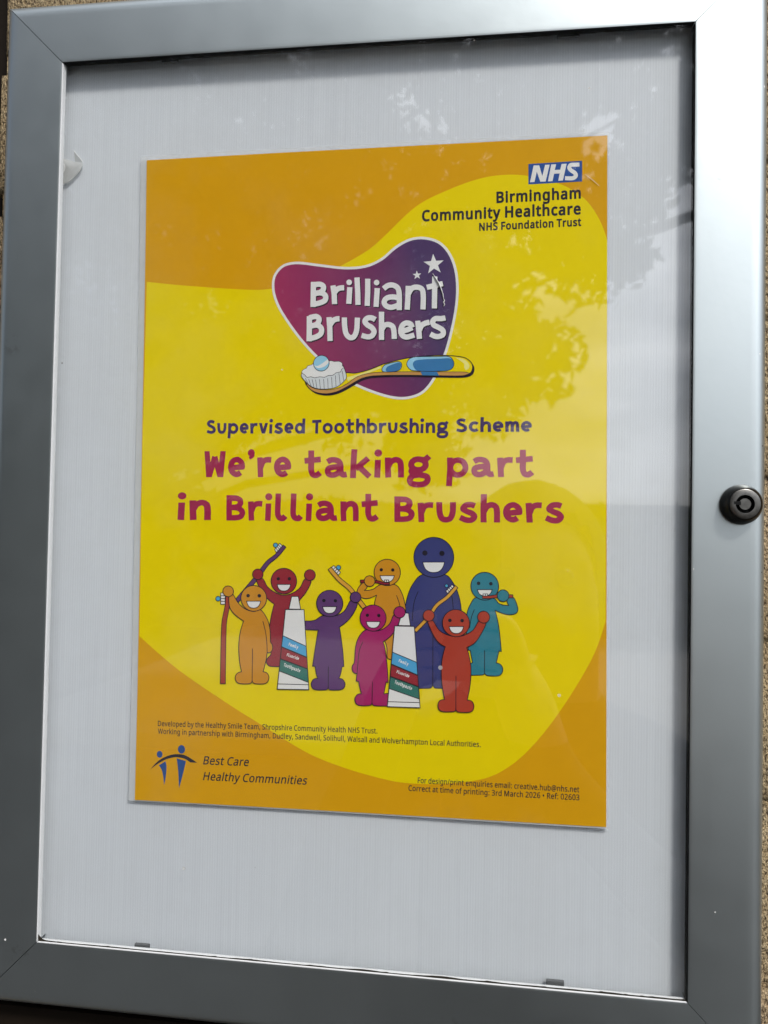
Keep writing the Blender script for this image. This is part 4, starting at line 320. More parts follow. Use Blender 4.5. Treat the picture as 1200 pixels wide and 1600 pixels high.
TU = [{'cap': [-3276,-5408,-2967,-5402,-2851,-5972,-3392,-5974], 'body': [-3552,-6002,-2697,-5983,-2426,-9543,-3881,-9576], 'bands': [('skyblue', [-3660,-7176,-2572,-7622,-2535,-8105,-3706,-7670]),('crimson', [-3708,-7690,-2534,-8125,-2496,-8618,-3755,-8208]),('green', [-3757,-8228,-2495,-8638,-2450,-9225,-3806,-8761])], 'bot': [-3860,-9344,-2442,-9330], 't': [('Family', 'H', [-3396,-7610,-2962,-7748],110,0),('Fluoride', 'H', [-3473,-8084,-2914,-8247],110,0),('Toothpaste', 'H', [-3611,-8539,-2856,-8795],120,0)]}, {'cap': [1727,-6034,2019,-6027,2109,-6579,1572,-6582], 'body': [1412,-6607,2279,-6606,2569,-10146,1121,-10155], 'bands': [('skyblue', [1317,-7761,2408,-8175,2453,-8725,1275,-8279]),('crimson', [1273,-8306,2455,-8746,2494,-9227,1231,-8819]),('green', [1229,-8840,2496,-9248,2539,-9770,1186,-9358])], 'bot': [1138,-9938,2551,-9922], 't': [('Family', 'H', [1592,-8175,2014,-8330],105,0),('Fluoride', 'H', [1506,-8662,2061,-8854],105,0),('Toothpaste', 'H', [1415,-9128,2182,-9395],116,0)]}]
BG = [-10407,9116,-10053,9067,-9698,9018,-9336,8970,-8967,8923,-8586,8878,-8190,8835,-7709,8784,-7172,8727,-6611,8671,-6062,8621,-5558,8582,-5131,8560,-4858,8558,-4598,8569,-4348,8589,-4105,8617,-3866,8652,-3630,8690,-3398,8731,-3173,8777,-2952,8829,-2733,8888,-2515,8954,-2296,9028,-2072,9112,-1846,9207,-1620,9310,-1398,9416,-1182,9522,-977,9625,-779,9725,-586,9826,-399,9928,-221,10029,-55,10128,97,10226,222,10313,334,10401,439,10490,541,10582,647,10679,760,10780,954,10961,1180,11182,1427,11423,1685,11666,1942,11891,2189,12081,2427,12233,2664,12363,2901,12476,3138,12577,3375,12671,3611,12764,3850,12857,4092,12944,4335,13024,4573,13097,4802,13160,5020,13212,5218,13252,5410,13282,5596,13303,5779,13317,5960,13325,6139,13328,6314,13326,6482,13318,6648,13305,6815,13284,6987,13256,7167,13218,7381,13167,7615,13105,7859,13035,8102,12956,8334,12871,8544,12781,8735,12686,8915,12583,9084,12475,9242,12360,9390,12239,9527,12114,9651,11982,9763,11844,9863,11700,9956,11551,10042,11399,10125,11245,10202,11087,10271,10924,10335,10759,10394,10590,10450,10420,10504,10249,10483,1232,10459,-6163,10386,-6422,10310,-6682,10227,-6944,10134,-7210,10027,-7481,9904,-7758,9748,-8072,9566,-8410,9369,-8759,9163,-9108,8957,-9445,8761,-9759,8572,-10051,8383,-10333,8194,-10603,8007,-10860,7820,-11103,7636,-11333,7458,-11543,7281,-11742,7104,-11930,6925,-12106,6742,-12270,6555,-12422,6368,-12562,6181,-12689,5992,-12805,5794,-12909,5583,-13002,5355,-13085,5084,-13160,4783,-13225,4463,-13280,4140,-13326,3824,-13365,3530,-13398,3257,-13423,2987,-13440,2726,-13450,2475,-13453,2238,-13452,2017,-13448,1837,-13441,1668,-13429,1505,-13412,1343,-13391,1175,-13364,997,-13333,752,-13286,477,-13230,183,-13167,-122,-13097,-427,-13022,-723,-12941,-1011,-12860,-1296,-12777,-1582,-12688,-1871,-12589,-2167,-12477,-2470,-12347,-2841,-12168,-3252,-11952,-3681,-11718,-4105,-11481,-4501,-11258,-4845,-11068,-5079,-10941,-5298,-10822,-5510,-10706,-5722,-10589,-5940,-10465,-6171,-10330,-6505,-10134,-6885,-9911,-7294,-9668,-7712,-9413,-8121,-9156,-8500,-8905,-8849,-8657,-9186,-8407,-9512,-8153,-9830,-7898,-10143,-7640,-10455,-7382,-10480,1324]
BADGE = [-4323,8771,-4318,8902,-4301,9025,-4268,9142,-4215,9252,-4141,9363,-4048,9471,-3938,9566,-3812,9640,-3669,9688,-3507,9717,-3333,9730,-3151,9728,-2920,9706,-2662,9665,-2389,9616,-2115,9571,-1836,9526,-1548,9478,-1263,9437,-994,9411,-745,9402,-508,9403,-283,9420,-70,9453,129,9503,315,9571,491,9653,663,9748,829,9866,987,10005,1142,10144,1299,10265,1458,10366,1617,10456,1775,10532,1934,10588,2093,10626,2251,10645,2410,10649,2569,10636,2731,10608,2897,10565,3057,10505,3202,10429,3332,10336,3449,10225,3557,10099,3655,9957,3746,9797,3828,9621,3898,9430,3956,9230,4000,9018,4032,8792,4052,8559,4061,8322,4059,8082,4045,7836,4021,7586,3988,7330,3945,7062,3892,6785,3833,6511,3773,6252,3715,6018,3656,5798,3590,5582,3511,5356,3414,5107,3302,4844,3185,4592,3071,4372,2969,4202,2860,4047,2746,3909,2626,3792,2500,3701,2369,3631,2231,3579,2087,3537,1939,3506,1785,3487,1624,3481,1454,3491,1265,3518,1063,3560,851,3616,632,3684,391,3767,133,3865,-129,3974,-381,4090,-619,4209,-851,4334,-1080,4471,-1311,4626,-1547,4804,-1786,5000,-2022,5209,-2252,5425,-2474,5647,-2690,5878,-2902,6118,-3108,6367,-3316,6637,-3525,6924,-3717,7205,-3877,7453,-3985,7637,-4078,7817,-4156,7993,-4219,8161,-4266,8322,-4299,8479,-4317,8629]
STARS = [[2973,9916,3108,9598,3445,9603,3193,9388,3315,9066,3024,9250,2763,9045,2835,9375,2550,9572,2887,9590],[2248,9188,2307,9049,2455,9051,2345,8957,2399,8816,2271,8896,2156,8807,2188,8951,2063,9037,2210,9045]]
LOGO = [[[-2268,8838,-2351,8830,-2561,8835,-2567,7700,-2562,7694,-2325,7681,-2313,7704,-2148,7736,-1950,7799,-1855,7850,-1812,7888,-1773,7945,-1752,8003,-1741,8061,-1740,8119,-1749,8178,-1766,8225,-1813,8295,-1898,8369,-1866,8438,-1847,8543,-1852,8603,-1866,8649,-1886,8684,-1925,8732,-1972,8771,-2067,8820,-2138,8838],[-2201,8601,-2147,8596,-2099,8572,-2090,8562,-2090,8551,-2104,8504,-2134,8479,-2204,8448,-2311,8432,-2319,8441,-2319,8581,-2301,8591],[-2174,8203,-2095,8200,-2047,8183,-2012,8159,-1984,8127,-1983,8092,-1993,8057,-2022,8034,-2093,8005,-2210,7970,-2316,7948,-2321,7961,-2319,8174,-2310,8183]],[[-1481,8648,-1646,8627,-1659,8619,-1599,8244,-1576,7800,-1565,7787,-1342,7787,-1335,7793,-1356,8259,-1283,8350,-1243,8378,-1149,8398,-1020,8400,-1018,8412,-1028,8622,-1035,8639,-1152,8638,-1234,8629,-1316,8610,-1398,8572,-1410,8583,-1422,8651]],[[-815,8884,-862,8871,-900,8839,-923,8793,-925,8747,-906,8693,-871,8655,-824,8633,-777,8629,-730,8645,-691,8681,-671,8727,-671,8773,-689,8821,-721,8856,-768,8880],[-881,8542,-886,8536,-899,8176,-923,7804,-920,7792,-697,7769,-684,7774,-673,7937,-646,8517,-659,8527]],[[-477,8965,-547,8964,-562,8956,-521,8327,-503,7734,-498,7724,-487,7723,-277,7720,-264,7727,-277,8215,-323,8960,-337,8969]],[[-68,8895,-72,8882,-66,8313,-82,7676,-66,7670,155,7656,172,8306,166,8885]],[[427,8831,381,8815,346,8783,326,8741,325,8683,345,8636,381,8600,429,8580,476,8579,522,8597,556,8629,575,8675,575,8721,558,8768,520,8808,473,8829],[373,8459,362,8450,362,8439,321,7618,555,7598,600,8431,593,8438]],[[1048,8692,955,8675,863,8639,771,8575,702,8517,698,8505,843,8330,855,8329,981,8429,1050,8452,1142,8454,1188,8442,1246,8417,1304,8372,1330,8324,1349,8242,1360,8150,1357,8127,1191,8153,1076,8149,961,8129,903,8112,845,8084,765,8016,732,7972,703,7915,682,7824,686,7766,703,7707,748,7625,793,7574,867,7518,967,7472,1083,7446,1152,7445,1221,7455,1359,7496,1366,7481,1371,7431,1601,7426,1603,7912,1595,8154,1572,8328,1537,8433,1505,8491,1464,8541,1411,8587,1360,8620,1302,8648,1209,8680,1117,8693],[1130,7914,1228,7912,1355,7882,1367,7873,1367,7758,1218,7702,1126,7682,1046,7693,976,7725,941,7756,921,7794,923,7817,942,7851,965,7873,998,7890,1067,7908]],[[2153,8555,2073,8538,1993,8503,1763,8515,1759,8510,1752,8038,1724,7452,1945,7430,1958,7434,1989,8089,2068,8236,2109,8290,2155,8314,2235,8324,2303,8315,2372,8290,2401,8260,2417,8214,2432,8110,2441,7926,2428,7444,2437,7439,2653,7424,2661,7437,2670,7689,2673,7999,2657,8195,2644,8264,2622,8334,2592,8392,2554,8439,2496,8485,2448,8511,2382,8536,2290,8555,2233,8560]],[[2943,8900,2939,8886,2939,8587,2684,8530,2681,8515,2733,8307,2743,8300,2925,8339,2940,8335,2934,7476,2943,7468,3159,7458,3166,7469,3173,8385,3186,8394,3432,8446,3442,8457,3388,8676,3173,8637,3171,8891]],[[-2386,7368,-2634,7319,-2639,7316,-2634,7274,-2731,7271,-2726,6699,-2731,6138,-2726,6133,-2489,6121,-2483,6144,-2301,6187,-2195,6227,-2089,6283,-2008,6347,-1961,6407,-1923,6504,-1912,6620,-1919,6679,-1937,6738,-1966,6791,-1997,6832,-2087,6916,-2060,6974,-2037,7066,-2035,7113,-2041,7160,-2065,7219,-2125,7290,-2197,7339,-2244,7359,-2292,7369],[-2399,7122,-2324,7131,-2289,7120,-2278,7108,-2279,7096,-2300,7038,-2330,7004,-2381,6976,-2405,6969,-2482,6961,-2486,7101],[-2320,6735,-2260,6734,-2236,6726,-2201,6703,-2177,6678,-2160,6650,-2155,6626,-2155,6591,-2166,6545,-2198,6504,-2269,6461,-2374,6417,-2481,6393,-2482,6704]],[[-1336,7235,-1394,7225,-1464,7203,-1570,7151,-1577,7159,-1582,7203,-1594,7205,-1806,7195,-1821,7189,-1780,6675,-1762,6128,-1757,6118,-1534,6116,-1521,6123,-1543,6786,-1472,6901,-1420,6957,-1321,6995,-1215,6999,-1224,7231,-1230,7237]],[[-1112,7171,-1116,7159,-1107,6845,-1082,6635,-1058,6507,-1038,6437,-989,6331,-947,6272,-902,6224,-828,6165,-773,6137,-714,6122,-656,6121,-597,6130,-539,6153,-493,6182,-458,6213,-414,6271,-363,6374,-327,6489,-300,6662,-282,7128,-294,7135,-504,7150,-520,7143,-532,6784,-539,6680,-557,6564,-585,6472,-618,6404,-647,6370,-682,6358,-717,6373,-764,6420,-800,6477,-823,6548,-845,6664,-866,6839,-876,7164]],[[101,7241,43,7230,-3,7213,-73,7168,-114,7129,-147,7083,-169,7038,-180,6980,-175,6933,-150,6863,-91,6781,-33,6721,12,6686,175,6589,236,6508,241,6495,238,6472,214,6429,190,6404,156,6388,110,6381,28,6386,-170,6449,-239,6229,-74,6170,43,6145,135,6145,193,6152,274,6176,332,6208,378,6250,436,6329,473,6420,481,6478,475,6536,455,6594,423,6653,373,6719,291,6796,128,6891,65,6962,86,6985,115,7001,185,7004,243,6993,348,6932,359,6932,470,7125,461,7137,368,7192,287,7226,194,7241]],[[575,7382,570,7368,583,6122,588,6114,807,6107,819,6112,816,6520,857,6599,895,6656,917,6673,963,6681,1009,6678,1067,6656,1101,6628,1113,6605,1134,6512,1149,6385,1154,6155,1164,6145,1383,6141,1390,6149,1388,6322,1369,6529,1346,6645,1330,6691,1300,6750,1262,6797,1222,6832,1157,6871,1088,6899,1019,6914,961,6918,903,6914,822,6893,813,6900,808,7373]],[[1777,6959,1686,6931,1606,6882,1537,6810,1501,6748,1479,6691,1455,6599,1444,6484,1460,6381,1498,6288,1558,6206,1612,6161,1693,6119,1785,6096,1854,6093,1922,6102,2201,6180,2204,6191,2137,6399,2126,6405,1920,6344,1840,6329,1771,6339,1719,6374,1919,6435,2113,6516,2123,6525,2078,6630,2184,6673,2134,6798,2110,6836,2064,6885,2008,6919,1926,6949,1834,6963],[1793,6717,1825,6726,1860,6724,1917,6704,1919,6691,1803,6646,1711,6624,1734,6673,1757,6696]],[[2805,6965,2685,6944,2601,6920,2510,6879,2453,6842,2442,6848,2429,6941,2200,6922,2284,6117,2288,6112,2509,6124,2516,6135,2488,6445,2498,6456,2566,6615,2603,6657,2694,6701,2854,6734,2861,6745,2817,6958]],[[3508,7141,3338,7115,3168,7128,3122,7128,3066,7118,3009,7093,2965,7063,2904,6996,2870,6928,2860,6894,2857,6848,2874,6767,2914,6686,2963,6628,3013,6589,3184,6510,3298,6442,3332,6412,3343,6367,3321,6348,3265,6327,3220,6319,3163,6321,3095,6339,2935,6424,2924,6414,2827,6219,3017,6120,3108,6093,3199,6084,3289,6092,3391,6120,3470,6160,3510,6192,3538,6226,3567,6294,3575,6385,3555,6476,3524,6539,3464,6604,3387,6658,3273,6724,3125,6792,3102,6819,3092,6842,3113,6875,3147,6893,3362,6881,3556,6910,3563,6921,3519,7134]]]
TB = {'body': [-2718,4325,-2751,4295,-2749,4246,-2725,4188,-2687,4128,-2648,4076,-2602,4023,-2545,3968,-2478,3913,-2402,3864,-2320,3825,-2227,3794,-2122,3769,-2010,3751,-1898,3741,-1789,3738,-1686,3742,-1583,3755,-1481,3775,-1379,3800,-1277,3832,-1177,3870,-1077,3916,-977,3967,-875,4021,-769,4077,-658,4139,-542,4208,-425,4278,-307,4342,-190,4393,-77,4431,34,4460,147,4482,264,4496,388,4506,622,4515,903,4518,1212,4518,1526,4515,1826,4511,2118,4505,2415,4495,2708,4484,2989,4474,3250,4466,3487,4459,3723,4452,3947,4446,4145,4444,4307,4448,4384,4456,4459,4471,4530,4491,4592,4518,4643,4549,4682,4588,4712,4634,4733,4685,4747,4737,4753,4788,4753,4838,4745,4890,4730,4941,4707,4991,4674,5037,4631,5085,4577,5133,4515,5179,4446,5219,4371,5249,4259,5277,4126,5301,3979,5321,3824,5336,3667,5348,3497,5356,3314,5361,3125,5362,2934,5359,2746,5352,2562,5343,2380,5330,2196,5314,2010,5292,1820,5263,1618,5225,1407,5178,1196,5127,996,5074,816,5024,676,4978,545,4927,420,4876,295,4827,168,4784,34,4745,-104,4710,-241,4678,-369,4653,-484,4636,-567,4634,-646,4642,-723,4654,-801,4661,-885,4657,-1189,4612,-1604,4546,-2050,4469,-2449,4392], 'strip': [-2710,4295,-2712,4275,-2707,4233,-2696,4179,-2676,4123,-2648,4076,-2603,4025,-2545,3970,-2478,3915,-2402,3865,-2320,3825,-2227,3794,-2122,3769,-2010,3751,-1898,3741,-1789,3738,-1686,3742,-1583,3755,-1481,3775,-1379,3800,-1277,3832,-1177,3870,-1077,3916,-977,3967,-875,4021,-769,4077,-658,4139,-542,4208,-425,4278,-307,4342,-190,4393,-77,4431,34,4460,147,4482,264,4496,388,4506,622,4515,903,4518,1212,4518,1526,4515,1826,4511,2118,4505,2415,4495,2708,4484,2989,4474,3250,4466,3487,4459,3724,4452,3948,4446,4146,4444,4307,4448,4378,4457,4445,4472,4508,4492,4569,4516,4629,4542,4581,4561,4533,4578,4484,4593,4431,4604,4376,4610,4211,4617,4000,4621,3759,4624,3503,4626,3248,4630,2979,4636,2688,4643,2389,4650,2097,4657,1825,4661,1572,4664,1322,4665,1084,4665,866,4663,676,4660,551,4655,432,4650,318,4641,207,4629,98,4612,-9,4591,-114,4566,-215,4537,-313,4503,-409,4462,-500,4410,-588,4349,-673,4284,-757,4220,-843,4165,-929,4118,-1013,4073,-1099,4033,-1187,3999,-1279,3969,-1377,3946,-1478,3928,-1583,3915,-1687,3907,-1791,3904,-1898,3907,-2008,3916,-2117,3930,-2218,3948,-2307,3970,-2378,3994,-2444,4026,-2505,4062,-2560,4099,-2605,4134,-2636,4169,-2664,4213,-2686,4256,-2702,4287], 'bridge': [2453,4658,3192,4631,3285,4465,2540,4492], 'g1': [732,4788,742,4825,763,4870,792,4916,829,4957,874,4987,968,5021,1093,5056,1228,5086,1353,5109,1448,5120,1490,5116,1531,5103,1567,5082,1596,5055,1614,5023,1621,4983,1620,4933,1610,4880,1592,4829,1566,4788,1532,4755,1488,4728,1437,4706,1381,4689,1323,4677,1233,4667,1121,4661,1004,4660,898,4663,820,4671,790,4682,764,4702,744,4727,733,4757], 'g1d': [905,4771,912,4797,924,4828,943,4861,967,4890,997,4913,1072,4948,1173,4988,1283,5027,1386,5058,1463,5076,1496,5076,1528,5067,1557,5051,1580,5029,1593,5002,1596,4966,1592,4921,1580,4872,1562,4826,1537,4788,1506,4760,1467,4736,1422,4717,1374,4703,1323,4692,1256,4683,1175,4677,1093,4676,1019,4677,964,4683,943,4692,925,4706,913,4726,906,4748], 'g2': [1851,4947,1843,5001,1850,5059,1871,5116,1900,5168,1935,5211,1976,5244,2027,5270,2085,5291,2147,5305,2212,5313,2379,5320,2597,5321,2834,5320,3059,5317,3243,5314,3353,5315,3463,5318,3567,5319,3660,5311,3738,5290,3799,5251,3849,5198,3887,5136,3914,5073,3930,5016,3934,4961,3925,4905,3906,4851,3877,4802,3840,4762,3794,4730,3737,4705,3672,4686,3603,4673,3531,4668,3300,4664,2989,4664,2650,4670,2339,4684,2111,4706,2038,4732,1973,4776,1919,4832,1877,4892], 'g2d': [2123,4942,2115,4982,2118,5021,2130,5059,2151,5092,2178,5120,2215,5142,2261,5159,2313,5171,2370,5181,2427,5187,2559,5195,2727,5202,2911,5207,3090,5211,3244,5214,3363,5219,3482,5227,3595,5233,3694,5231,3774,5218,3822,5192,3860,5151,3888,5102,3907,5051,3916,5002,3916,4953,3907,4900,3888,4848,3861,4800,3826,4762,3782,4732,3727,4709,3665,4692,3599,4680,3531,4675,3332,4670,3067,4667,2780,4671,2517,4682,2325,4703,2263,4729,2212,4776,2172,4834,2142,4893], 'hi': [4006,5256,4087,5242,4165,5228,4240,5210,4310,5189,4372,5164,4427,5131,4476,5092,4520,5050,4556,5008,4584,4968,4601,4933,4610,4895,4612,4858,4609,4822,4599,4791,4582,4764,4558,4740,4528,4719,4495,4699,4460,4680,4443,4700,4426,4721,4412,4743,4399,4768,4389,4794,4385,4826,4386,4863,4388,4900,4386,4938,4373,4972,4349,5003,4315,5033,4276,5061,4236,5089,4197,5117,4160,5145,4122,5173,4083,5201,4045,5228], 'hi2': [-846,4454,-720,4483,-593,4513,-464,4546,-331,4582,-193,4624,-35,4676,133,4734,309,4798,490,4864,673,4933,710,4846,559,4791,408,4736,256,4681,105,4626,-47,4571,-199,4516,-351,4461,-503,4405,-655,4350,-808,4295], 'bris': [-2922,4670,-2952,4592,-2926,4508,-2864,4422,-2787,4340,-2717,4266,-2653,4201,-2580,4140,-2499,4084,-2413,4037,-2323,3999,-2225,3971,-2119,3953,-2009,3942,-1899,3939,-1792,3940,-1686,3947,-1579,3959,-1474,3977,-1373,4004,-1280,4042,-1190,4095,-1103,4163,-1022,4237,-954,4308,-903,4369,-882,4404,-871,4441,-867,4480,-870,4521,-876,4563,-894,4633,-920,4715,-952,4805,-989,4901,-1027,5000,-1953,5126,-2203,5032,-2439,4940,-2647,4848,-2813,4758], 'top': [-2938,4721,-2905,4791,-2836,4851,-2766,4881,-2703,4907,-2684,4959,-2660,5008,-2568,5028,-2468,5048,-2418,5101,-2366,5148,-2273,5141,-2174,5130,-2102,5165,-2028,5200,-1922,5192,-1807,5181,-1693,5203,-1587,5220,-1506,5199,-1425,5174,-1322,5182,-1220,5185,-1125,5146,-1058,5095,-1061,5049,-1071,5001,-1021,4952,-983,4905,-1032,4864,-1099,4820,-1115,4759,-1141,4705,-1236,4685,-1346,4665,-1426,4606,-1506,4552,-1600,4552,-1696,4555,-1782,4511,-1872,4471,-1979,4485,-2093,4504,-2205,4479,-2313,4456,-2408,4482,-2499,4510,-2597,4494,-2683,4484,-2732,4528,-2773,4588,-2868,4653], 'lines': [[-2757,4449,-2620,4178],[-2608,4410,-2486,4088],[-2446,4393,-2352,4021],[-2283,4376,-2219,3983],[-2106,4388,-2057,3959],[-1915,4399,-1880,3949],[-1724,4425,-1704,3961],[-1549,4480,-1514,3994],[-1374,4550,-1338,4043],[-1214,4641,-1149,4141],[-1068,4747,-990,4298]], 'dot': [-2027,5113,361,356], 'swoosh': [-2335,5002,-2324,5006,-2294,5003,-2254,4997,-2211,4994,-2173,4999,-2132,5016,-2089,5039,-2044,5067,-1998,5097,-1953,5126,-1907,5160,-1857,5200,-1809,5238,-1767,5268,-1734,5281,-1711,5274,-1693,5250,-1683,5217,-1681,5181,-1689,5150,-1710,5114,-1742,5074,-1783,5033,-1829,4995,-1878,4965,-1932,4941,-1994,4921,-2058,4906,-2119,4898,-2171,4897,-2215,4909,-2259,4932,-2298,4959,-2325,4985]}
EM = {'h': [[-9358,-12735,138,131],[-8324,-12465,171,163]], 'arc': [-9795,-13450,-9722,-13359,-9649,-13271,-9575,-13187,-9499,-13109,-9422,-13039,-9342,-12979,-9261,-12927,-9178,-12881,-9095,-12840,-9012,-12804,-8930,-12772,-8848,-12745,-8766,-12722,-8683,-12705,-8601,-12694,-8518,-12687,-8433,-12686,-8349,-12690,-8267,-12699,-8189,-12713,-8115,-12735,-8043,-12764,-7974,-12798,-7908,-12833,-7844,-12867,-7784,-12899,-7727,-12933,-7673,-12967,-7620,-13001,-7568,-13035,-7896,-13032,-7948,-12995,-8002,-12960,-8058,-12928,-8119,-12899,-8186,-12876,-8261,-12858,-8342,-12843,-8428,-12833,-8514,-12828,-8599,-12830,-8682,-12840,-8767,-12858,-8850,-12880,-8932,-12907,-9010,-12935,-9084,-12966,-9155,-13000,-9223,-13038,-9289,-13076,-9352,-13114,-9412,-13153,-9471,-13194,-9526,-13235,-9578,-13275,-9625,-13311,-9662,-13340,-9697,-13368,-9731,-13395,-9763,-13423], 'b1': [-9384,-13234,-9077,-13036,-9061,-13082,-9045,-13128,-9032,-13177,-9023,-13227,-9017,-13281,-9016,-13360,-9020,-13453,-9026,-13551,-9034,-13649,-9044,-13739,-9054,-13821,-9067,-13899,-9081,-13975,-9097,-14049,-9112,-14121,-9121,-14043,-9129,-13965,-9138,-13889,-9149,-13816,-9161,-13745,-9174,-13677,-9188,-13612,-9204,-13549,-9221,-13490,-9242,-13436,-9266,-13389,-9292,-13346,-9322,-13307,-9352,-13270], 'b2': [-8543,-12880,-8102,-12983,-8119,-13067,-8136,-13151,-8154,-13235,-8172,-13319,-8191,-13404,-8210,-13490,-8231,-13577,-8251,-13663,-8272,-13749,-8293,-13832,-8314,-13912,-8334,-13989,-8355,-14065,-8375,-14140,-8396,-14214,-8403,-14111,-8409,-14008,-8416,-13906,-8424,-13806,-8432,-13709,-8441,-13613,-8450,-13520,-8460,-13428,-8471,-13340,-8481,-13255,-8493,-13174,-8505,-13098,-8517,-13023,-8530,-12951]}
NH = {'box': [7128,13761,9432,13789,9435,12873,7133,12851], 'l': [[[7353,13682,7594,13679,7729,13190,7848,13686,8045,13685,7875,12945,7646,12946,7492,13401,7393,12946,7199,12943]],[[8112,13691,8323,13690,8262,13436,8497,13438,8556,13688,8771,13691,8614,12953,8415,12953,8474,13271,8234,13269,8168,12945,7971,12945]],[[9240,13715,9025,13722,8954,13718,8904,13700,8875,13680,8843,13647,8811,13586,8799,13538,8799,13493,8815,13440,8849,13387,8897,13332,8948,13285,9048,13218,9065,13198,9081,13167,9073,13153,9049,13133,9006,13120,8870,13123,8712,13139,8709,13134,8701,12964,8906,12943,8999,12941,9064,12948,9106,12960,9142,12979,9192,13018,9219,13049,9247,13107,9254,13158,9247,13203,9223,13264,9174,13333,9139,13364,9033,13437,8983,13490,8972,13506,8972,13514,8990,13540,9011,13544,9312,13534,9319,13538,9314,13711]]]}

# ================================================================== STRUCTURE
# ---- ground
bm = bmesh.new()
bmesh.ops.create_grid(bm, x_segments=8, y_segments=8, size=60)
t = NT('asphalt')
p = t.principled(Roughness=0.9)
n1 = t.noise(t.coords(), 180, 3); n2 = t.noise(t.coords(), 1.3, 4)
t.l(t.mix(n2, t.mix(n1, (0.028, 0.028, 0.029), (0.058, 0.056, 0.054)), (0.045, 0.045, 0.044)), p.inputs['Base Color'])
t.bump(n1, 0.4, 0.004, p)
tag(obj('ground', bm, t.m), None, None, kind='structure')

# ---- unseen pale slab across the yard, added to brighten the right frame bar
bm = bmesh.new()
bmesh.ops.create_cube(bm, size=1)
bmesh.ops.scale(bm, vec=(26, 6.4, 0.12), verts=bm.verts)
bmesh.ops.bevel(bm, geom=bm.edges[:], offset=0.015, segments=2, affect='EDGES')
bmesh.ops.translate(bm, vec=(9.4, -8.3, 0.05), verts=bm.verts)
tag(obj('added_pale_slab', bm, mat_simple('pale_bounce', (0.30, 0.29, 0.27), 0.9, 0, 0.2, 0.2, 6)), None, None, kind='structure')

# ---- brick wall: every brick modelled, deep raked joints
bm = bmesh.new()
rnd = random.Random(4)
def rounded_brick(bm, x0, x1, z0, z1, yf, yb, b=0.0035):
    j = [rnd.uniform(-0.0012, 0.0012) for _ in range(4)]
    yf += rnd.uniform(-0.001, 0.001)
    ring = []
    for (inset, y) in ((0, yb), (0, yf + b), (b * 0.3, yf + b * 0.3), (b, yf)):
        ring.append([bm.verts.new(c) for c in ((x0 + inset + j[0], y, z0 + inset), (x1 - inset + j[1], y, z0 + inset + j[2]),
                                               (x1 - inset + j[1], y, z1 - inset), (x0 + inset + j[0], y, z1 - inset + j[3]))])
    for a, c in zip(ring, ring[1:]):
        for k in range(4):
            bm.faces.new((a[k], a[(k + 1) % 4], c[(k + 1) % 4], c[k]))
    bm.faces.new(ring[-1])
PX, PZ, J = 0.225, 0.075, 0.010
zc = Z0 + 0.2355 + 0.004            # a bed joint seen at the top left
row0 = -int(zc / PZ) - 0
for r in range(row0, 14):
    z0 = zc + r * PZ
    z1 = z0 + PZ - J
    if z0 < 0: continue
    off = -0.2055 + (0.0 if r >= 0 else (PX / 2 if r % 2 else 0.0)) + (PX / 2 if (r >= 0 and r % 2) else 0)
    for k in range(-7, 8):
        x0 = off + k * PX; x1 = off + (k + 1) * PX - J
        if x1 < -0.2055 or x0 < -0.2055 and x1 - 0.02 < -0.2055:
            x1 = min(x1, -0.3300)                       # left of the black post
        else:
            x0 = max(x0, -0.2055)
        if x1 < x0 + 0.02: continue
        rounded_brick(bm, x0, x1, z0, z1, WALL_Y, WALL_Y + 0.05)
wall = obj('brick_wall', bm, M['brick'])
tag(wall, 'sandy brown wall of rough combed bricks behind the silver poster case', 'wall')
smooth(wall, 50)
bm = bmesh.new()
bmesh.ops.create_cube(bm, size=1)
bmesh.ops.scale(bm, vec=(2.0, 0.2, zc + 14 * PZ), verts=bm.verts)
bmesh.ops.translate(bm, vec=(0.797, WALL_Y + 0.0016 + 0.1, (zc + 14 * PZ) / 2), verts=bm.verts)
obj('mortar', bm, M['brick'], wall)
bm = bmesh.new()
bmesh.ops.create_cube(bm, size=1)
bmesh.ops.scale(bm, vec=(1.45, 0.2, zc + 14 * PZ), verts=bm.verts)
bmesh.ops.translate(bm, vec=(-0.3300 - 0.725, WALL_Y + 0.0016 + 0.1, (zc + 14 * PZ) / 2), verts=bm.verts)
obj('mortar', bm, M['brick'], wall)
# ---- nearly black blocks: a post at the left end of the bricks, a rail below the case
near_black_m = mat_simple('near_black', (0.012, 0.008, 0.005), 0.8, 0, 0.15, 0.4, 30)
bm = bmesh.new(); bmesh.ops.create_cube(bm, size=1)
bmesh.ops.scale(bm, vec=(0.12, 0.10, 3.0), verts=bm.verts)
bmesh.ops.bevel(bm, geom=bm.edges[:], offset=0.004, segments=2, affect='EDGES')
post = obj('black_post', bm, near_black_m); post.location = (-0.2084 - 0.06, WALL_Y + 0.065, 1.5)
tag(post, 'almost black post at the left end of the sandy bricks', 'post')
bm = bmesh.new(); bmesh.ops.create_cube(bm, size=1)
bmesh.ops.scale(bm, vec=(1.7, 0.035, 0.10), verts=bm.verts)
bmesh.ops.bevel(bm, geom=bm.edges[:], offset=0.004, segments=2, affect='EDGES')
rail = obj('black_rail', bm, near_black_m); rail.location = (0.646, WALL_Y - 0.0175, Z0 - 0.2365 - 0.05)
tag(rail, 'almost black rail on the bricks along the underside of the poster case', 'rail')

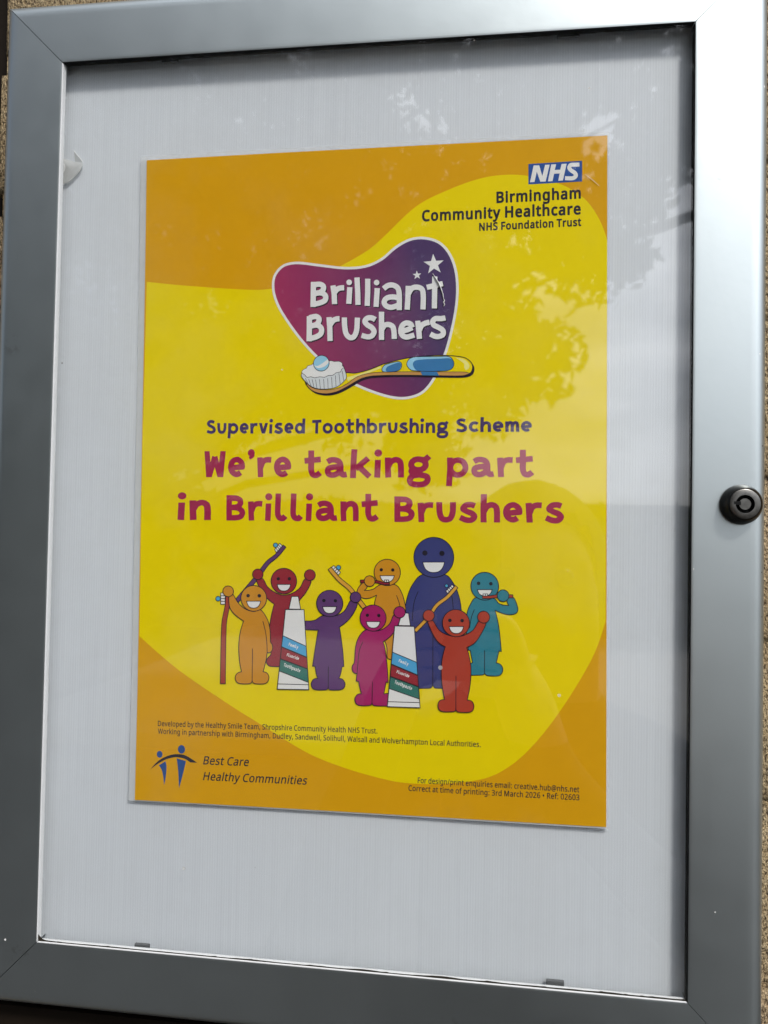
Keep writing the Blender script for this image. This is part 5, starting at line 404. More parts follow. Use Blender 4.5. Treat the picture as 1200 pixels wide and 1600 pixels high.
# ---- hedge and tree across the yard: seen only as reflections in the glazing
def leaf_mesh(points, size, seed):
    rr = random.Random(seed)
    vs, fs = [], []
    for (x, y, z) in points:
        s = size * rr.uniform(0.6, 1.3)
        a = Vector((rr.gauss(0, 1), rr.gauss(0, 1), rr.gauss(0, 1))).normalized()
        b = a.cross(Vector((rr.gauss(0, 1), rr.gauss(0, 1), rr.gauss(0, 1)))).normalized()
        i = len(vs); c = Vector((x, y, z))
        vs += [c - a * s, c - b * s * 0.45, c + a * s, c + b * s * 0.45]
        fs.append((i, i + 1, i + 2, i + 3))
    me = bpy.data.meshes.new('leaves'); me.from_pydata([tuple(v) for v in vs], [], fs); return me
leaf_m = mat_simple('tree_leaf', (0.055, 0.085, 0.025), 0.6, 0, 0.3, 0.4, 2)
hedge_m = mat_simple('hedge_leaf', (0.035, 0.055, 0.02), 0.7, 0, 0.3, 0.4, 3)
bark_m = mat_simple('bark', (0.07, 0.055, 0.04), 0.95, 0, 0.1, 0.4, 20)
def limb(bm, pts, r0, r1, seg=9):
    rings = []
    n = len(pts)
    for i, p_ in enumerate(pts):
        d = (pts[min(i + 1, n - 1)] - pts[max(i - 1, 0)]).normalized()
        u = d.orthogonal().normalized(); w = d.cross(u)
        r = r0 + (r1 - r0) * i / (n - 1)
        rings.append([bm.verts.new(p_ + (u * math.cos(2 * math.pi * k / seg) + w * math.sin(2 * math.pi * k / seg)) * r) for k in range(seg)])
    for a, b in zip(rings, rings[1:]):
        for k in range(seg): bm.faces.new((a[k], a[(k + 1) % seg], b[(k + 1) % seg], b[k]))
TREE = Vector((-4.6, -9.0, 0.0))   # in the yard, beside the added pale slab
tree = empty('leafy_tree', TREE, 'tall leafy tree whose dark crown is mirrored in the upper half of the glazing', 'tree')
bm = bmesh.new()
rt = random.Random(11)
limb(bm, [Vector((0, 0, 0)), Vector((0.05, 0, 1.2)), Vector((-0.05, 0.05, 2.6)), Vector((0.1, 0, 4.2)), Vector((0.0, 0.1, 6.5))], 0.30, 0.08)
tips = []
# clump centres, local to the trunk: (x, y, z, radius)
CL = [(-3.6, 0, 3.4, 1.7), (-1.8, 0.3, 3.0, 1.7), (0.2, 0.2, 3.6, 1.7), (1.6, 0.2, 3.6, 1.35), (2.8, 0.3, 3.5, 1.0), (3.6, 0.2, 3.0, 0.75),
      (4.15, 0.2, 3.75, 0.85), (4.5, 0.2, 4.7, 0.95), (3.2, 0, 5.0, 1.4), (5.3, 0.2, 5.9, 0.95), (6.4, 0.2, 6.6, 0.9), (4.6, 0, 6.6, 1.5),
      (1.8, 0, 5.6, 1.9), (0, 0, 6.3, 2.2), (-2.5, 0, 5.6, 2.1), (-4.8, 0, 5.0, 1.9), (2.5, 0, 7.6, 2.0), (-1, 0, 8.2, 2.0), (5.6, 0, 8.0, 1.5),
      (7.4, 0, 7.8, 1.0), (6.0, 0.2, 5.6, 0.9), (5.65, 0.2, 4.9, 0.75), (5.15, 0.2, 3.75, 0.7), (4.65, 0.2, 3.25, 0.55), (6.95, 0.2, 6.35, 0.6), (6.3, 0.2, 4.9, 0.35), (-5.5, 0, 2.4, 1.5), (-3.4, 0.4, 1.6, 1.4), (-0.6, 0.6, 1.7, 1.2), (4.0, 0.3, 2.55, 0.5)]
pts = []
for (x, y, z, r) in CL:
    mid = Vector((x * 0.45, y, z * 0.7)) + Vector((0, 0, 0.4))
    limb(bm, [Vector((0, 0, min(2.2, z * 0.55))), mid, Vector((x, y, z))], 0.09, 0.02, 6)
    for k in range(int(2400 * r * r)):
        while True:
            q = Vector((rt.uniform(-1, 1), rt.uniform(-1, 1), rt.uniform(-1, 1)))
            if q.length < 1: break
        q *= r * (0.85 + 0.5 * noise.noise(Vector((x, y, z)) * 0.9 + q * 2.2))
        w_ = Vector((x, y, z)) + q
        if noise.noise(w_ * 1.25 + Vector((7, 3, 1))) < -0.23: continue
        pts.append(w_)
limb(bm, [Vector((3.0, 0.1, 4.2)), Vector((5.6, 0.2, 4.95)), Vector((6.6, 0.2, 5.2)), Vector((8.2, 0.2, 5.75))], 0.09, 0.05, 8)
trunk = obj('trunk', bm, bark_m, tree)
crown = obj('crown', leaf_mesh(pts, 0.09, 5), leaf_m, tree)

hp = []
rh = random.Random(8)
for k in range(26000):
    x = rh.uniform(-16, 14); y = rh.uniform(-0.5, 0.5)
    top = 2.06 + 0.14 * noise.noise(Vector((x * 0.6, 3, 0))) + 0.08 * noise.noise(Vector((x * 2.3, 1, 5)))
    if x < -4: top += 1.2 * min(1, (-4 - x) / 3) * (0.8 + 0.5 * noise.noise(Vector((x * 0.9, 9, 2))))
    hp.append(Vector((x, y - 12.0, rh.uniform(0, 1) ** 0.7 * top)))
hedge = obj('hedge', leaf_mesh(hp, 0.14, 6), hedge_m)
tag(hedge, 'dark clipped hedge across the yard mirrored low in the glazing', 'hedge')
bm = bmesh.new()
bmesh.ops.create_cube(bm, size=1)
bmesh.ops.scale(bm, vec=(29, 0.6, 2.1), verts=bm.verts); bmesh.ops.translate(bm, vec=(-1, -12.1, 1.05), verts=bm.verts)
obj('inner_twigs', bm, bark_m, hedge)

# ================================================================== POSTER CASE
case = empty('poster_case', (0, WALL_Y, Z0 - FH - BAR), 'silver aluminium lockable poster case with mitred frame on the brick wall', 'poster case')
CO = Vector((0, -WALL_Y, FH + BAR))        # case centre (plane y = 0) in the Empty's space
# frame profile: (distance out from the opening, depth)
PROF = [(-0.0004, GLASS_B + 0.0004), (0.0, GLASS_F - 0.0002), (0.0, FRONT + 0.0003), (0.00012, FRONT + 0.0001), (0.0004, FRONT),
        (0.0014, FRONT - 0.00004), (0.0030, FRONT - 0.00006), (0.0120, FRONT - 0.00008), (0.0230, FRONT - 0.00006), (0.0250, FRONT - 0.00003), (0.0260, FRONT + 0.00012), (0.0273, FRONT + 0.0006), (0.0286, FRONT + 0.0015), (0.0296, FRONT + 0.0027), (0.0302, FRONT + 0.0040),
        (BAR, FRONT + 0.0060), (BAR, WALL_Y - 0.0015), (0.004, WALL_Y - 0.0015)]
def frame_bar(side):
    bm = bmesh.new()
    gap = 0.00018
    rows = []
    horizontal = side in 'tb'
    N = 14
    for (d, y) in PROF:
        hw, hh = FW + d, FH + d
        row = []
        for k in range(N + 1):
            s = -1 + 2 * k / N
            if horizontal:
                x = s * (hw - gap); z = hh if side == 't' else -hh
            else:
                z = s * (hh - gap); x = hw if side == 'r' else -hw
            row.append(bm.verts.new(Vector((x, y, z)) + CO))
        rows.append(row)
    for a, b in zip(rows, rows[1:]):
        for k in range(N):
            f = (a[k], a[k + 1], b[k + 1], b[k])
            fc = bm.faces.new(f)
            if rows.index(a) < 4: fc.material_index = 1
    # mitre ends
    for k in (0, N):
        bm.faces.new([r[k] for r in rows])
    bmesh.ops.recalc_face_normals(bm, faces=bm.faces)
    o = obj('frame_bar', bm, [M['alu'], M['lip'] if side in 'lb' else M['dark']], case)  # lip colour holds sun and shade: pale left and bottom, black top and right
    return smooth(o, 28)
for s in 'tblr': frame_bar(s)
def box_part(name, c, size, mat, parent=case, bev=0.0):
    bm = bmesh.new()
    bmesh.ops.create_cube(bm, size=1)
    bmesh.ops.scale(bm, vec=size, verts=bm.verts)
    if bev: bmesh.ops.bevel(bm, geom=bm.edges[:], offset=bev, segments=2, affect='EDGES', profile=0.5)
    bmesh.ops.translate(bm, vec=Vector(c) + CO, verts=bm.verts)
    return obj(name, bm, mat, parent)
# backing board of fluted plastic, dark channel behind the frame, back tray
box_part('backing_board', (0, BOARD + 0.002, 0), (2 * FW + 0.016, 0.004, 2 * FH + 0.016), M['board'])
box_part('back_tray', (0, 0.024, 0), (2 * (FW + BAR) - 0.006, 0.026, 2 * (FH + BAR) - 0.006), M['dark'])
glass = box_part('glazing', (0, (GLASS_F + GLASS_B) / 2, 0), (2 * FW + 0.010, GLASS_B - GLASS_F, 2 * FH + 0.010), M['glass'])
# grey clips that hold the glazing
for (x0, x1, z0, z1) in ((-0.0975, -0.0905, -0.2060, -0.2029), (0.0862, 0.0936, -0.2060, -0.2022), (-0.0955, -0.0877, 0.2035, 0.2060), (0.0856, 0.0951, 0.2035, 0.2060)):
    box_part('glazing_clip', ((x0 + x1) / 2, -0.0011, (z0 + z1) / 2), (x1 - x0, 0.0016, z1 - z0), M['clip'], bev=0.0003)
# grime gathered along the lower lip and in the corner
bm = bmesh.new()
rg = random.Random(3)
xs = [-FW + i * (2 * FW) / 260 for i in range(261)]
hs = []
for i, x in enumerate(xs):
    base = 0.00042 + 0.00065 * max(0, noise.noise(Vector((x * 60, 1, 0))) + 0.1) + 0.0006 * max(0, noise.noise(Vector((x * 300, 4, 0))) - 0.15)
    if x < -FW + 0.004: base += 0.0025 * (1 - (x + FW) / 0.004) ** 2
    if x > 0.03: base *= 1.3
    hs.append(base)
lo = [bm.verts.new(Vector((x, GLASS_F - 0.00018, -FH)) + CO) for x in xs]
hi = [bm.verts.new(Vector((x, GLASS_F - 0.0001, -FH + h)) + CO) for x, h in zip(xs, hs)]
for k in range(len(xs) - 1): bm.faces.new((lo[k], lo[k + 1], hi[k + 1], hi[k]))
obj('grime_line', bm, M['grime'], case)

# ---- cam lock on the right bar
LC = Vector((0.1617, FRONT - 0.0002, 0.0002)) + CO
steel_dark = mat_simple('worn_lock_steel', (0.17, 0.165, 0.155), 0.34, 1.0, 0.5, 0.6, 420)
steel_side = mat_simple('dark_lock_collar', (0.045, 0.043, 0.04), 0.28, 1.0, 0.5, 0.25, 150)
def lathe(bm, prof, seg=64, center=LC):
    rings = []
    for (r, y) in prof:
        rings.append([bm.verts.new(center + Vector((r * math.cos(2 * math.pi * k / seg), y, r * math.sin(2 * math.pi * k / seg)))) for k in range(seg)])
    for a, b in zip(rings, rings[1:]):
        for k in range(seg): bm.faces.new((a[k], b[k], b[(k + 1) % seg], a[(k + 1) % seg]))
    return rings
bm = bmesh.new()
lathe(bm, [(0.0082, 0.0006), (0.0083, -0.0008), (0.0082, -0.0016), (0.0079, -0.0027), (0.0074, -0.0040), (0.0068, -0.0051), (0.0064, -0.0056), (0.0062, -0.0058), (0.0061, -0.0054)])
bmesh.ops.recalc_face_normals(bm, faces=bm.faces)
lock = smooth(obj('cam_lock', bm, steel_side, case), 40)
bm = bmesh.new()
rings = lathe(bm, [(0.0061, -0.0050), (0.00605, -0.0057), (0.0058, -0.00585), (0.0037, -0.00585), (0.00368, -0.0057), (0.00362, -0.0030)])
bmesh.ops.recalc_face_normals(bm, faces=bm.faces)
smooth(obj('lock_face', bm, steel_dark, lock), 40)
bm = bmesh.new()
r_ = lathe(bm, [(0.00240, -0.0030), (0.00240, -0.0052), (0.00225, -0.0056), (0.0012, -0.0056)])
bm.faces.new(r_[-1][::-1])
bmesh.ops.recalc_face_normals(bm, faces=bm.faces)
smooth(obj('lock_core', bm, steel_dark, lock), 40)
bm = bmesh.new()
r_ = lathe(bm, [(0.0038, -0.0031), (0.0001, -0.0031)])
obj('keyway', bm, M['dark'], lock)
bm = bmesh.new()      # notch at the left of the key ring
for (x0, x1, h, y) in ((-0.0044, -0.0033, 0.0006, -0.00592), (-0.0036, -0.0016, 0.00075, -0.00566)):
    v_ = [bm.verts.new(LC + Vector(c)) for c in ((x0, y, 0.0005 - h), (x1, y, 0.0003 - h), (x1, y, 0.0003 + h), (x0, y, 0.0005 + h))]
    bm.faces.new(v_)
    w_ = [bm.verts.new(v.co + Vector((0, 0.001, 0))) for v in v_]
    for k in range(4): bm.faces.new((v_[k], v_[(k + 1) % 4], w_[(k + 1) % 4], w_[k]))
obj('key_notch', bm, M['dark'], lock)

# ================================================================== POSTER
POR = -0.0087231
PB = 0.150                                   # poster centre above its base
cpos = Vector((0.00400, 0, Z0 + 0.01076))
base_off = Matrix.Rotation(POR, 3, 'Y') @ Vector((0, 0, -PB))
poster = empty('poster', cpos + base_off, 'yellow and amber laminated poster about supervised toothbrushing inside the case', 'poster', (0, POR, 0))
def bow(x, y):
    """gentle buckle of the laminate, mm towards the viewer"""
    return 0.35 * math.sin(0.021 * x + 0.011 * y + 0.6) + 0.55 * (max(0.0, -y - 50) / 98) ** 2 + 0.25 * math.sin(0.035 * y - 0.02 * x) * 0.6
LAYER = 0.008
def place(bm, layer):
    for v in bm.verts:
        x, y = v.co.x, v.co.y
        d = bow(x, y) + LAYER * (layer + v.co.z)
        v.co = Vector((x * 0.001, -d * 0.001, y * 0.001 + PB))
def pairs(L): return [(L[i] / 100, L[i + 1] / 100) for i in range(0, len(L), 2)]
def fill(bm, loops, lev=0.0, mat=0):
    loops = [l for l in loops if len(l) > 2]
    if len(loops) > 1:                      # separate islands: each outer loop with its own holes
        def inside(p_, l):
            c = False
            for (x0, y0), (x1, y1) in zip(l, l[1:] + l[:1]):
                if (y0 > p_[1]) != (y1 > p_[1]) and p_[0] < (x1 - x0) * (p_[1] - y0) / (y1 - y0) + x0: c = not c
            return c
        par = [[j for j, b in enumerate(loops) if j != i and inside(a[0], b)] for i, a in enumerate(loops)]
        outers = [i for i in range(len(loops)) if len(par[i]) % 2 == 0]
        if len(outers) > 1:
            for i in outers:
                fill(bm, [loops[i]] + [loops[k] for k in range(len(loops)) if len(par[k]) == len(par[i]) + 1 and i in par[k]], lev, mat)
            return
    flat = [p_ for l in loops for p_ in l]
    tris = tessellate_polygon([[Vector((x, y, 0)) for x, y in l] for l in loops])
    vs = [bm.verts.new((x, y, lev)) for x, y in flat]
    for tr in tris:
        a, b, c = (flat[i] for i in tr)
        ar = (b[0] - a[0]) * (c[1] - a[1]) - (b[1] - a[1]) * (c[0] - a[0])
        if abs(ar) < 1e-9: continue
        try: f = bm.faces.new([vs[i] for i in (tr if ar > 0 else tr[::-1])])
        except ValueError: continue
        f.material_index = mat
def stroke(bm, P, w, lev, closed=True, mat=0):
    n = len(P); L = []; R = []
    for i in range(n):
        a = Vector(P[i - 1]) if (closed or i) else None
        b = Vector(P[i]); c = Vector(P[(i + 1) % n]) if (closed or i < n - 1) else None
        d1 = (b - a).normalized() if a is not None and (b - a).length > 1e-6 else None
        d2 = (c - b).normalized() if c is not None and (c - b).length > 1e-6 else None
        d1 = d1 if d1 is not None else d2; d2 = d2 if d2 is not None else d1
        if d1 is None: continue
        n1 = Vector((-d1.y, d1.x)); n2 = Vector((-d2.y, d2.x))
        nn = n1 + n2
        nn = nn.normalized() if nn.length > 1e-4 else n1
        k = min(1.8, 1 / max(0.3, nn.dot(n1)))
        L.append(b + nn * w / 2 * k); R.append(b - nn * w / 2 * k)
    vl = [bm.verts.new((p_.x, p_.y, lev)) for p_ in L]; vr = [bm.verts.new((p_.x, p_.y, lev)) for p_ in R]
    m_ = len(vl)
    for i in range(m_ if closed else m_ - 1):
        j = (i + 1) % m_
        f = bm.faces.new((vr[i], vr[j], vl[j], vl[i])); f.material_index = mat
def circle(c, n=30):
    x, y, rx, ry = (q / 100 for q in c)
    return [(x + rx * math.cos(2 * math.pi * k / n), y + ry * math.sin(2 * math.pi * k / n)) for k in range(n)]
def cut_grid(bm, step=11.0):
    xs = [v.co.x for v in bm.verts]; ys = [v.co.y for v in bm.verts]
    for ax_, lo_, hi_ in ((0, min(xs), max(xs)), (1, min(ys), max(ys))):
        k = math.ceil(lo_ / step) * step
        while k < hi_:
            co = [0, 0, 0]; no = [0, 0, 0]; co[ax_] = k; no[ax_] = 1
            bmesh.ops.bisect_plane(bm, geom=bm.verts[:] + bm.edges[:] + bm.faces[:], plane_co=co, plane_no=no, dist=1e-5)
            k += step
def printed(name, bm, layer, mats, parent=poster, big=True):
    if big: cut_grid(bm)
    place(bm, layer)
    o = obj(name, bm, mats, parent)
    return o
FONT = {'H': (HEAD_GLYPHS, 101.0, 13, 50), 'R': (ROMAN_GLYPHS, 573.0, 0, 0), 'B': (BOLD_GLYPHS, 573.0, 0, 0)}
def text(bm, item, lev=0.0, mat=0):
    s, f, base, cap, ital = item
    table, unit, gapw, space = FONT[f]
    A = Vector((base[0] / 100, base[1] / 100)); B = Vector((base[2] / 100, base[3] / 100))
    pen = 0; lay = []
    for ch in s:
        if f == 'H' and ch == ' ': pen += space; continue
        adv, loops = table[ch]
        lay.append((pen, loops)); pen += adv + gapw
    xs = [px + l[i] for px, ls in lay for l in ls for i in range(0, len(l), 2)]
    x0, x1 = min(xs), max(xs)
    ux = (B - A) / (x1 - x0); d = (B - A).normalized(); uy = Vector((-d.y, d.x)) * (cap / 100 / unit)
    sl = math.tan(math.radians(11)) if ital else 0.0
    for px, loops in lay:
        out = []
        for l in loops:
            q = []
            for i in range(0, len(l), 2):
                gx, gy = px + l[i] - x0, l[i + 1]
                pt = A + ux * gx + uy * gy + d * (sl * gy * cap / 100 / unit)
                q.append((pt.x, pt.y))
            out.append(q)
        if out: fill(bm, out, lev, mat)

# laminate pouch, a little larger than the sheet
film_t = NT('clear_laminate_film')
fp = film_t.principled(Roughness=0.25); fp.inputs['Base Color'].default_value = (0.80, 0.82, 0.84, 1)
fp.inputs['Alpha'].default_value = 0.5
bm = bmesh.new()
fill(bm, [[(-108.1, -148.9), (105.9, -149.2), (106.0, 149.6), (105.3, 150.2), (-107.4, 150.5), (-108.1, 149.7)]])
cut_grid(bm)
top = bm.faces[:]
place(bm, -16)
res = bmesh.ops.extrude_face_region(bm, geom=bm.faces[:])
bmesh.ops.translate(bm, vec=(0, 0.00015, 0), verts=[g for g in res['geom'] if isinstance(g, bmesh.types.BMVert)])
bmesh.ops.recalc_face_normals(bm, faces=bm.faces)
obj('laminate_film', bm, film_t.m, poster)
bm = bmesh.new(); fill(bm, [[(-105, -148.5), (105, -148.5), (105, 148.5), (-105, 148.5)]])
printed('paper', bm, 0, INK['amber_bg'])
bm = bmesh.new(); fill(bm, [[(max(-105, min(105, x)), y) for x, y in pairs(BG)]])
printed('yellow_print', bm, 2, INK['yellow'])

# health service logo and trust title
bm = bmesh.new(); fill(bm, [pairs(NH['box'])], 0, 0)
for g in NH['l']: fill(bm, [pairs(l) for l in g], 2, 1)
printed('health_service_logo', bm, 5, [INK['nhs'], INK['white']])
for key, name, mt in (('trust_title', 'trust_title', 'text'), ('credit_text', 'credit_text', 'text'), ('contact_text', 'contact_text', 'text'),
                      ('motto_text', 'motto_text', 'text'), ('subheading', 'subheading', 'sub'), ('headline', 'headline', 'headline')):
    bm = bmesh.new()
    for it in TX[key]: text(bm, it)
    printed(name, bm, 6, INK[mt])
# motto emblem
bm = bmesh.new()
for c in EM['h']: fill(bm, [[(x, y) for x, y in circle((c[0], c[1], c[2], int(c[3] * 1.18)))]], 0, 0)
fill(bm, [pairs(EM['b1'])], 0, 0); fill(bm, [pairs(EM['b2'])], 0, 0); fill(bm, [pairs(EM['arc'])], 2, 1)
printed('motto_emblem', bm, 6, [INK['figure_blue'], INK['text']])

# badge with its lettering and stars
bd = pairs(BADGE)
bm = bmesh.new(); fill(bm, [bd], 0, 0); stroke(bm, bd, 1.15, 2, True, 1)
badge = printed('badge', bm, 6, [M['badge'], INK['white']])
bm = bmesh.new()
for g in LOGO:
    fill(bm, [[(x + 0.45, y - 0.55) for x, y in pairs(l)] for l in g], 0, 1)
    fill(bm, [pairs(l) for l in g], 2, 0)
printed('badge_lettering', bm, 10, [INK['white'], INK['shadow']], badge)
for s in STARS:
    bm = bmesh.new(); fill(bm, [pairs(s)]); printed('printed_star', bm, 10, INK['white'], badge)
# toothbrush picture across the badge
bm = bmesh.new()
tbm = ['lemon', 'tan', 'blue', 'paleblue', 'white', 'pearl', 'outline', 'shadow', 'yellow']
def tb(key, lev, mt, line=None):
    P = pairs(TB[key]); fill(bm, [P], lev, tbm.index(mt))
    if line: stroke(bm, P, line, lev + 1, True, tbm.index('outline'))
fill(bm, [[(x + 0.8, y - 0.9) for x, y in pairs(TB['body'])]], 0, tbm.index('shadow'))
tb('body', 2, 'yellow', 0.40); tb('hi2', 3.4, 'lemon'); tb('hi', 3.4, 'lemon'); tb('strip', 4, 'tan', 0.22); tb('bridge', 6, 'blue')
tb('g1', 6, 'paleblue', 0.3); tb('g1d', 8, 'blue'); tb('g2', 6, 'paleblue', 0.3); tb('g2d', 8, 'blue')
tb('bris', 9, 'pearl', 0.25)
for l in TB['lines']: stroke(bm, pairs(l), 0.2, 11, False, tbm.index('outline'))
tb('top', 12, 'white', 0.22)
P = circle(TB['dot'], 36); fill(bm, [P], 14, tbm.index('paleblue')); stroke(bm, P, 0.28, 17, True, tbm.index('outline')); tb('swoosh', 15.5, 'white')
printed('toothbrush_picture', bm, 14, [INK[k] for k in tbm], poster)

# the row of smiling figures
LW_ = 0.36
def figure(k, layer, label):
    f = FIG[k]
    bm = bmesh.new()
    b = pairs(f['b']); fill(bm, [b], 0, 0); stroke(bm, b, LW_, 1, True, 1)
    for l in f['l']: stroke(bm, pairs(l), LW_ * 0.9, 1.5, False, 1)
    h = circle(f['h'], 44); fill(bm, [h], 3, 0); stroke(bm, h, LW_, 4, True, 1)
    mth = pairs(f['m']); fill(bm, [mth], 5, 2); stroke(bm, mth, LW_ * 0.9, 6, True, 1)
    for e in f['e']: fill(bm, [circle(e, 20)], 5, 1)
    o = printed('printed_figure', bm, layer, [INK[f['c']], INK['outline'], INK['white']])
    o['label'] = label
    return o
def hands(k, layer, only=None):
    f = FIG[k]
    for i, c in enumerate(f['hands']):
        bm = bmesh.new(); h = circle(c, 28); fill(bm, [h], 0, 0); stroke(bm, h, LW_, 1, True, 1)
        printed('printed_hand', bm, layer, [INK[f['c']], INK['outline']])
def brush_art(k, layer):
    b = BR[k]; bm = bmesh.new()
    P = pairs(b['o'])
    if b['b']:
        q = pairs(b['b']); fill(bm, [q], 0, 1); stroke(bm, q, LW_ * 0.85, 1, True, 2)
        for l in b['l']: stroke(bm, pairs(l), LW_ * 0.85, 1.5, False, 2)
    if b['d']:
        c = circle(b['d'], 22); fill(bm, [c], 0, 3); stroke(bm, c, LW_ * 0.85, 1, True, 2)
    fill(bm, [P], 2, 0); stroke(bm, P, LW_ * 0.9, 3, True, 2)
    printed('printed_brush', bm, layer, [INK[b['c']], INK['white'], INK['outline'], INK['skyblue']])
def tube_art(k, layer):
    t_ = TU[k]; bm = bmesh.new(); mats = ['white', 'outline', 'skyblue', 'crimson', 'green']
    c = pairs(t_['cap']); fill(bm, [c], 0, 0); stroke(bm, c, LW_, 1, True, 1)
    b = pairs(t_['body']); fill(bm, [b], 2, 0)
    for col, q in t_['bands']:
        q = pairs(q); fill(bm, [q], 3, mats.index(col)); stroke(bm, [q[0], q[1]], LW_, 4, False, 1); stroke(bm, [q[3], q[2]], LW_, 4.4, False, 1)
    stroke(bm, pairs(t_['bot']), LW_ * 0.9, 4, False, 1)
    stroke(bm, b, LW_, 5, True, 1)
    for it in t_['t']: text(bm, it, 5, 0)
    printed('printed_tube', bm, layer, [INK[x] for x in mats])
L0 = 8
figure(0, L0, 'tall navy printed figure'); figure(1, L0 + 8, 'amber printed figure brushing its teeth'); brush_art(4, L0 + 16); hands(1, L0 + 21)
figure(2, L0 + 8, 'teal printed figure brushing its teeth'); brush_art(5, L0 + 16); hands(2, L0 + 21)
brush_art(1, L0 + 2); figure(3, L0 + 8, 'crimson printed figure with both arms raised'); hands(3, L0 + 18)
brush_art(0, L0 + 16); figure(4, L0 + 21, 'amber printed figure holding a red toothbrush'); hands(4, L0 + 30)
brush_art(2, L0 + 14); figure(5, L0 + 20, 'violet printed figure holding up a gold toothbrush'); hands(5, L0 + 28)
brush_art(3, L0 + 12)
figure(6, L0 + 24, 'magenta printed figure with one arm raised')
tube_art(0, L0 + 33); tube_art(1, L0 + 33); hands(6, L0 + 42)
figure(7, L0 + 30, 'vermilion printed figure with both arms raised'); hands(7, L0 + 38)

# creases in the laminate
crease_m = mat_simple('crease_film', (0.85, 0.86, 0.87), 0.15, 0.0, 0.8)
def crease(path, w, h, layer=40):
    bm = bmesh.new(); n = len(path); rows = []
    for i, (x, y) in enumerate(path):
        a = Vector(path[max(0, i - 1)]); b = Vector(path[min(n - 1, i + 1)]); d = (b - a).normalized(); nn = Vector((-d.y, d.x))
        f = math.sin(math.pi * (i + 0.35) / (n - 0.3)) ** 0.6
        c = Vector((x, y)); rows.append([(c + nn * w * f * k, z_ * f) for k, z_ in ((-0.5, 0), (-0.15, 0.7), (0, 1), (0.6, 0.6), (1.4, 0))])
    vv = [[bm.verts.new((p_.x * 0.001, -(bow(p_.x, p_.y) + LAYER * layer + h * z_) * 0.001, p_.y * 0.001 + PB)) for p_, z_ in r] for r in rows]
    for a, b in zip(vv, vv[1:]):
        for k in range(4): bm.faces.new((a[k], a[k + 1], b[k + 1], b[k]))
    bmesh.ops.recalc_face_normals(bm, faces=bm.faces)
    return smooth(obj('crease', bm, crease_m, poster))
crease([(29.6, 90.2), (31.0, 88.0), (32.4, 85.6), (33.4, 83.2), (34.2, 80.6), (34.6, 78.6)], 0.26, 0.7)
crease([(34.5, 78.8), (34.9, 77.9), (34.4, 77.2), (35.0, 76.2), (34.6, 75.4)], 0.28, 0.6)
crease([(95.6, 131.6), (98.5, 129.2), (101.5, 126.3)], 0.10, 0.12)

# ================================================================== TORN TAPE on the backing board
tape_t = NT('yellowed_clear_tape')
tp = tape_t.principled(Roughness=0.3); tp.inputs['Alpha'].default_value = 0.6
tn = tape_t.noise(tape_t.coords(), 250, 3)
tape_t.l(tape_t.mix(tn, (0.78, 0.78, 0.75), (0.86, 0.86, 0.84)), tp.inputs['Base Color'])
def tape_piece(name, pts3, parent=None):
    bm = bmesh.new()
    vs = [bm.verts.new((x * 0.001, y * 0.001, z * 0.001)) for x, y, z in pts3]
    c = sum((v.co for v in vs), Vector()) / len(vs)
    cv = bm.verts.new(c + Vector((0, -0.0003, 0)))
    for k in range(len(vs)): bm.faces.new((vs[k], vs[(k + 1) % len(vs)], cv))
    g = bmesh.ops.solidify(bm, geom=bm.faces[:], thickness=0.00006)
    bmesh.ops.recalc_face_normals(bm, faces=bm.faces)
    return obj(name, bm, tape_t.m, parent)
TO = Vector((-139, 0.9, 155))
def rel(l): return [(x - TO.x, y - TO.y, z - TO.z) for x, y, z in l]
tape = tape_piece('torn_tape', rel([(-144.7, -0.3, 147.4), (-142.8, -0.1, 149.2), (-141.6, 0.0, 148.8), (-139.0, 0.0, 151.2), (-135.8, 0.05, 154.4), (-134.0, 0.0, 157.9), (-134.6, -0.1, 159.0), (-138.2, -0.1, 159.2), (-142.5, -0.1, 160.6), (-144.7, -0.3, 161.3)]))
tape.location = (TO.x * 0.001, TO.y * 0.001, Z0 + TO.z * 0.001)
tag(tape, 'torn scrap of clear sticky tape curling off the backing board at its left edge', 'tape')
tape_piece('curled_flap', rel([(-138.2, -0.1, 159.3), (-134.1, -0.3, 158.9), (-135.6, -1.1, 161.0), (-138.0, -1.4, 163.8)]), tape)
fold_m = mat_simple('white_tape_edge', (0.86, 0.86, 0.85), 0.4)
def fold(path, w):
    bm = bmesh.new(); rows = []
    for i, (x, y, z) in enumerate(path):
        a = Vector(path[max(0, i - 1)]); b = Vector(path[min(len(path) - 1, i + 1)]); d = (b - a).normalized()
        nn = Vector((-d.z, 0, d.x)); c = Vector((x, y, z))
        rows.append([bm.verts.new((c + nn * w * k + Vector((0, q, 0)) - TO) * 0.001) for k, q in ((-1, 0), (0, -0.22), (1, 0))])
    for a, b in zip(rows, rows[1:]):
        for k in range(2): bm.faces.new((a[k], a[k + 1], b[k + 1], b[k]))
    bmesh.ops.recalc_face_normals(bm, faces=bm.faces)
    obj('torn_edge', bm, fold_m, tape)
fold([(-138.1, -1.4, 163.9), (-136.4, -1.3, 161.8), (-135.4, -1.1, 160.7), (-134.0, -0.4, 158.8)], 0.17)
fold([(-142.8, -0.2, 149.1), (-140.4, -0.1, 150.1), (-138.2, 0.0, 152.2), (-135.8, -0.15, 154.4), (-134.1, -0.3, 157.6)], 0.11)
fold([(-144.6, -0.4, 153.6), (-143.4, -0.3, 155.0), (-143.0, -0.3, 156.6), (-143.6, -0.3, 158.4)], 0.22)

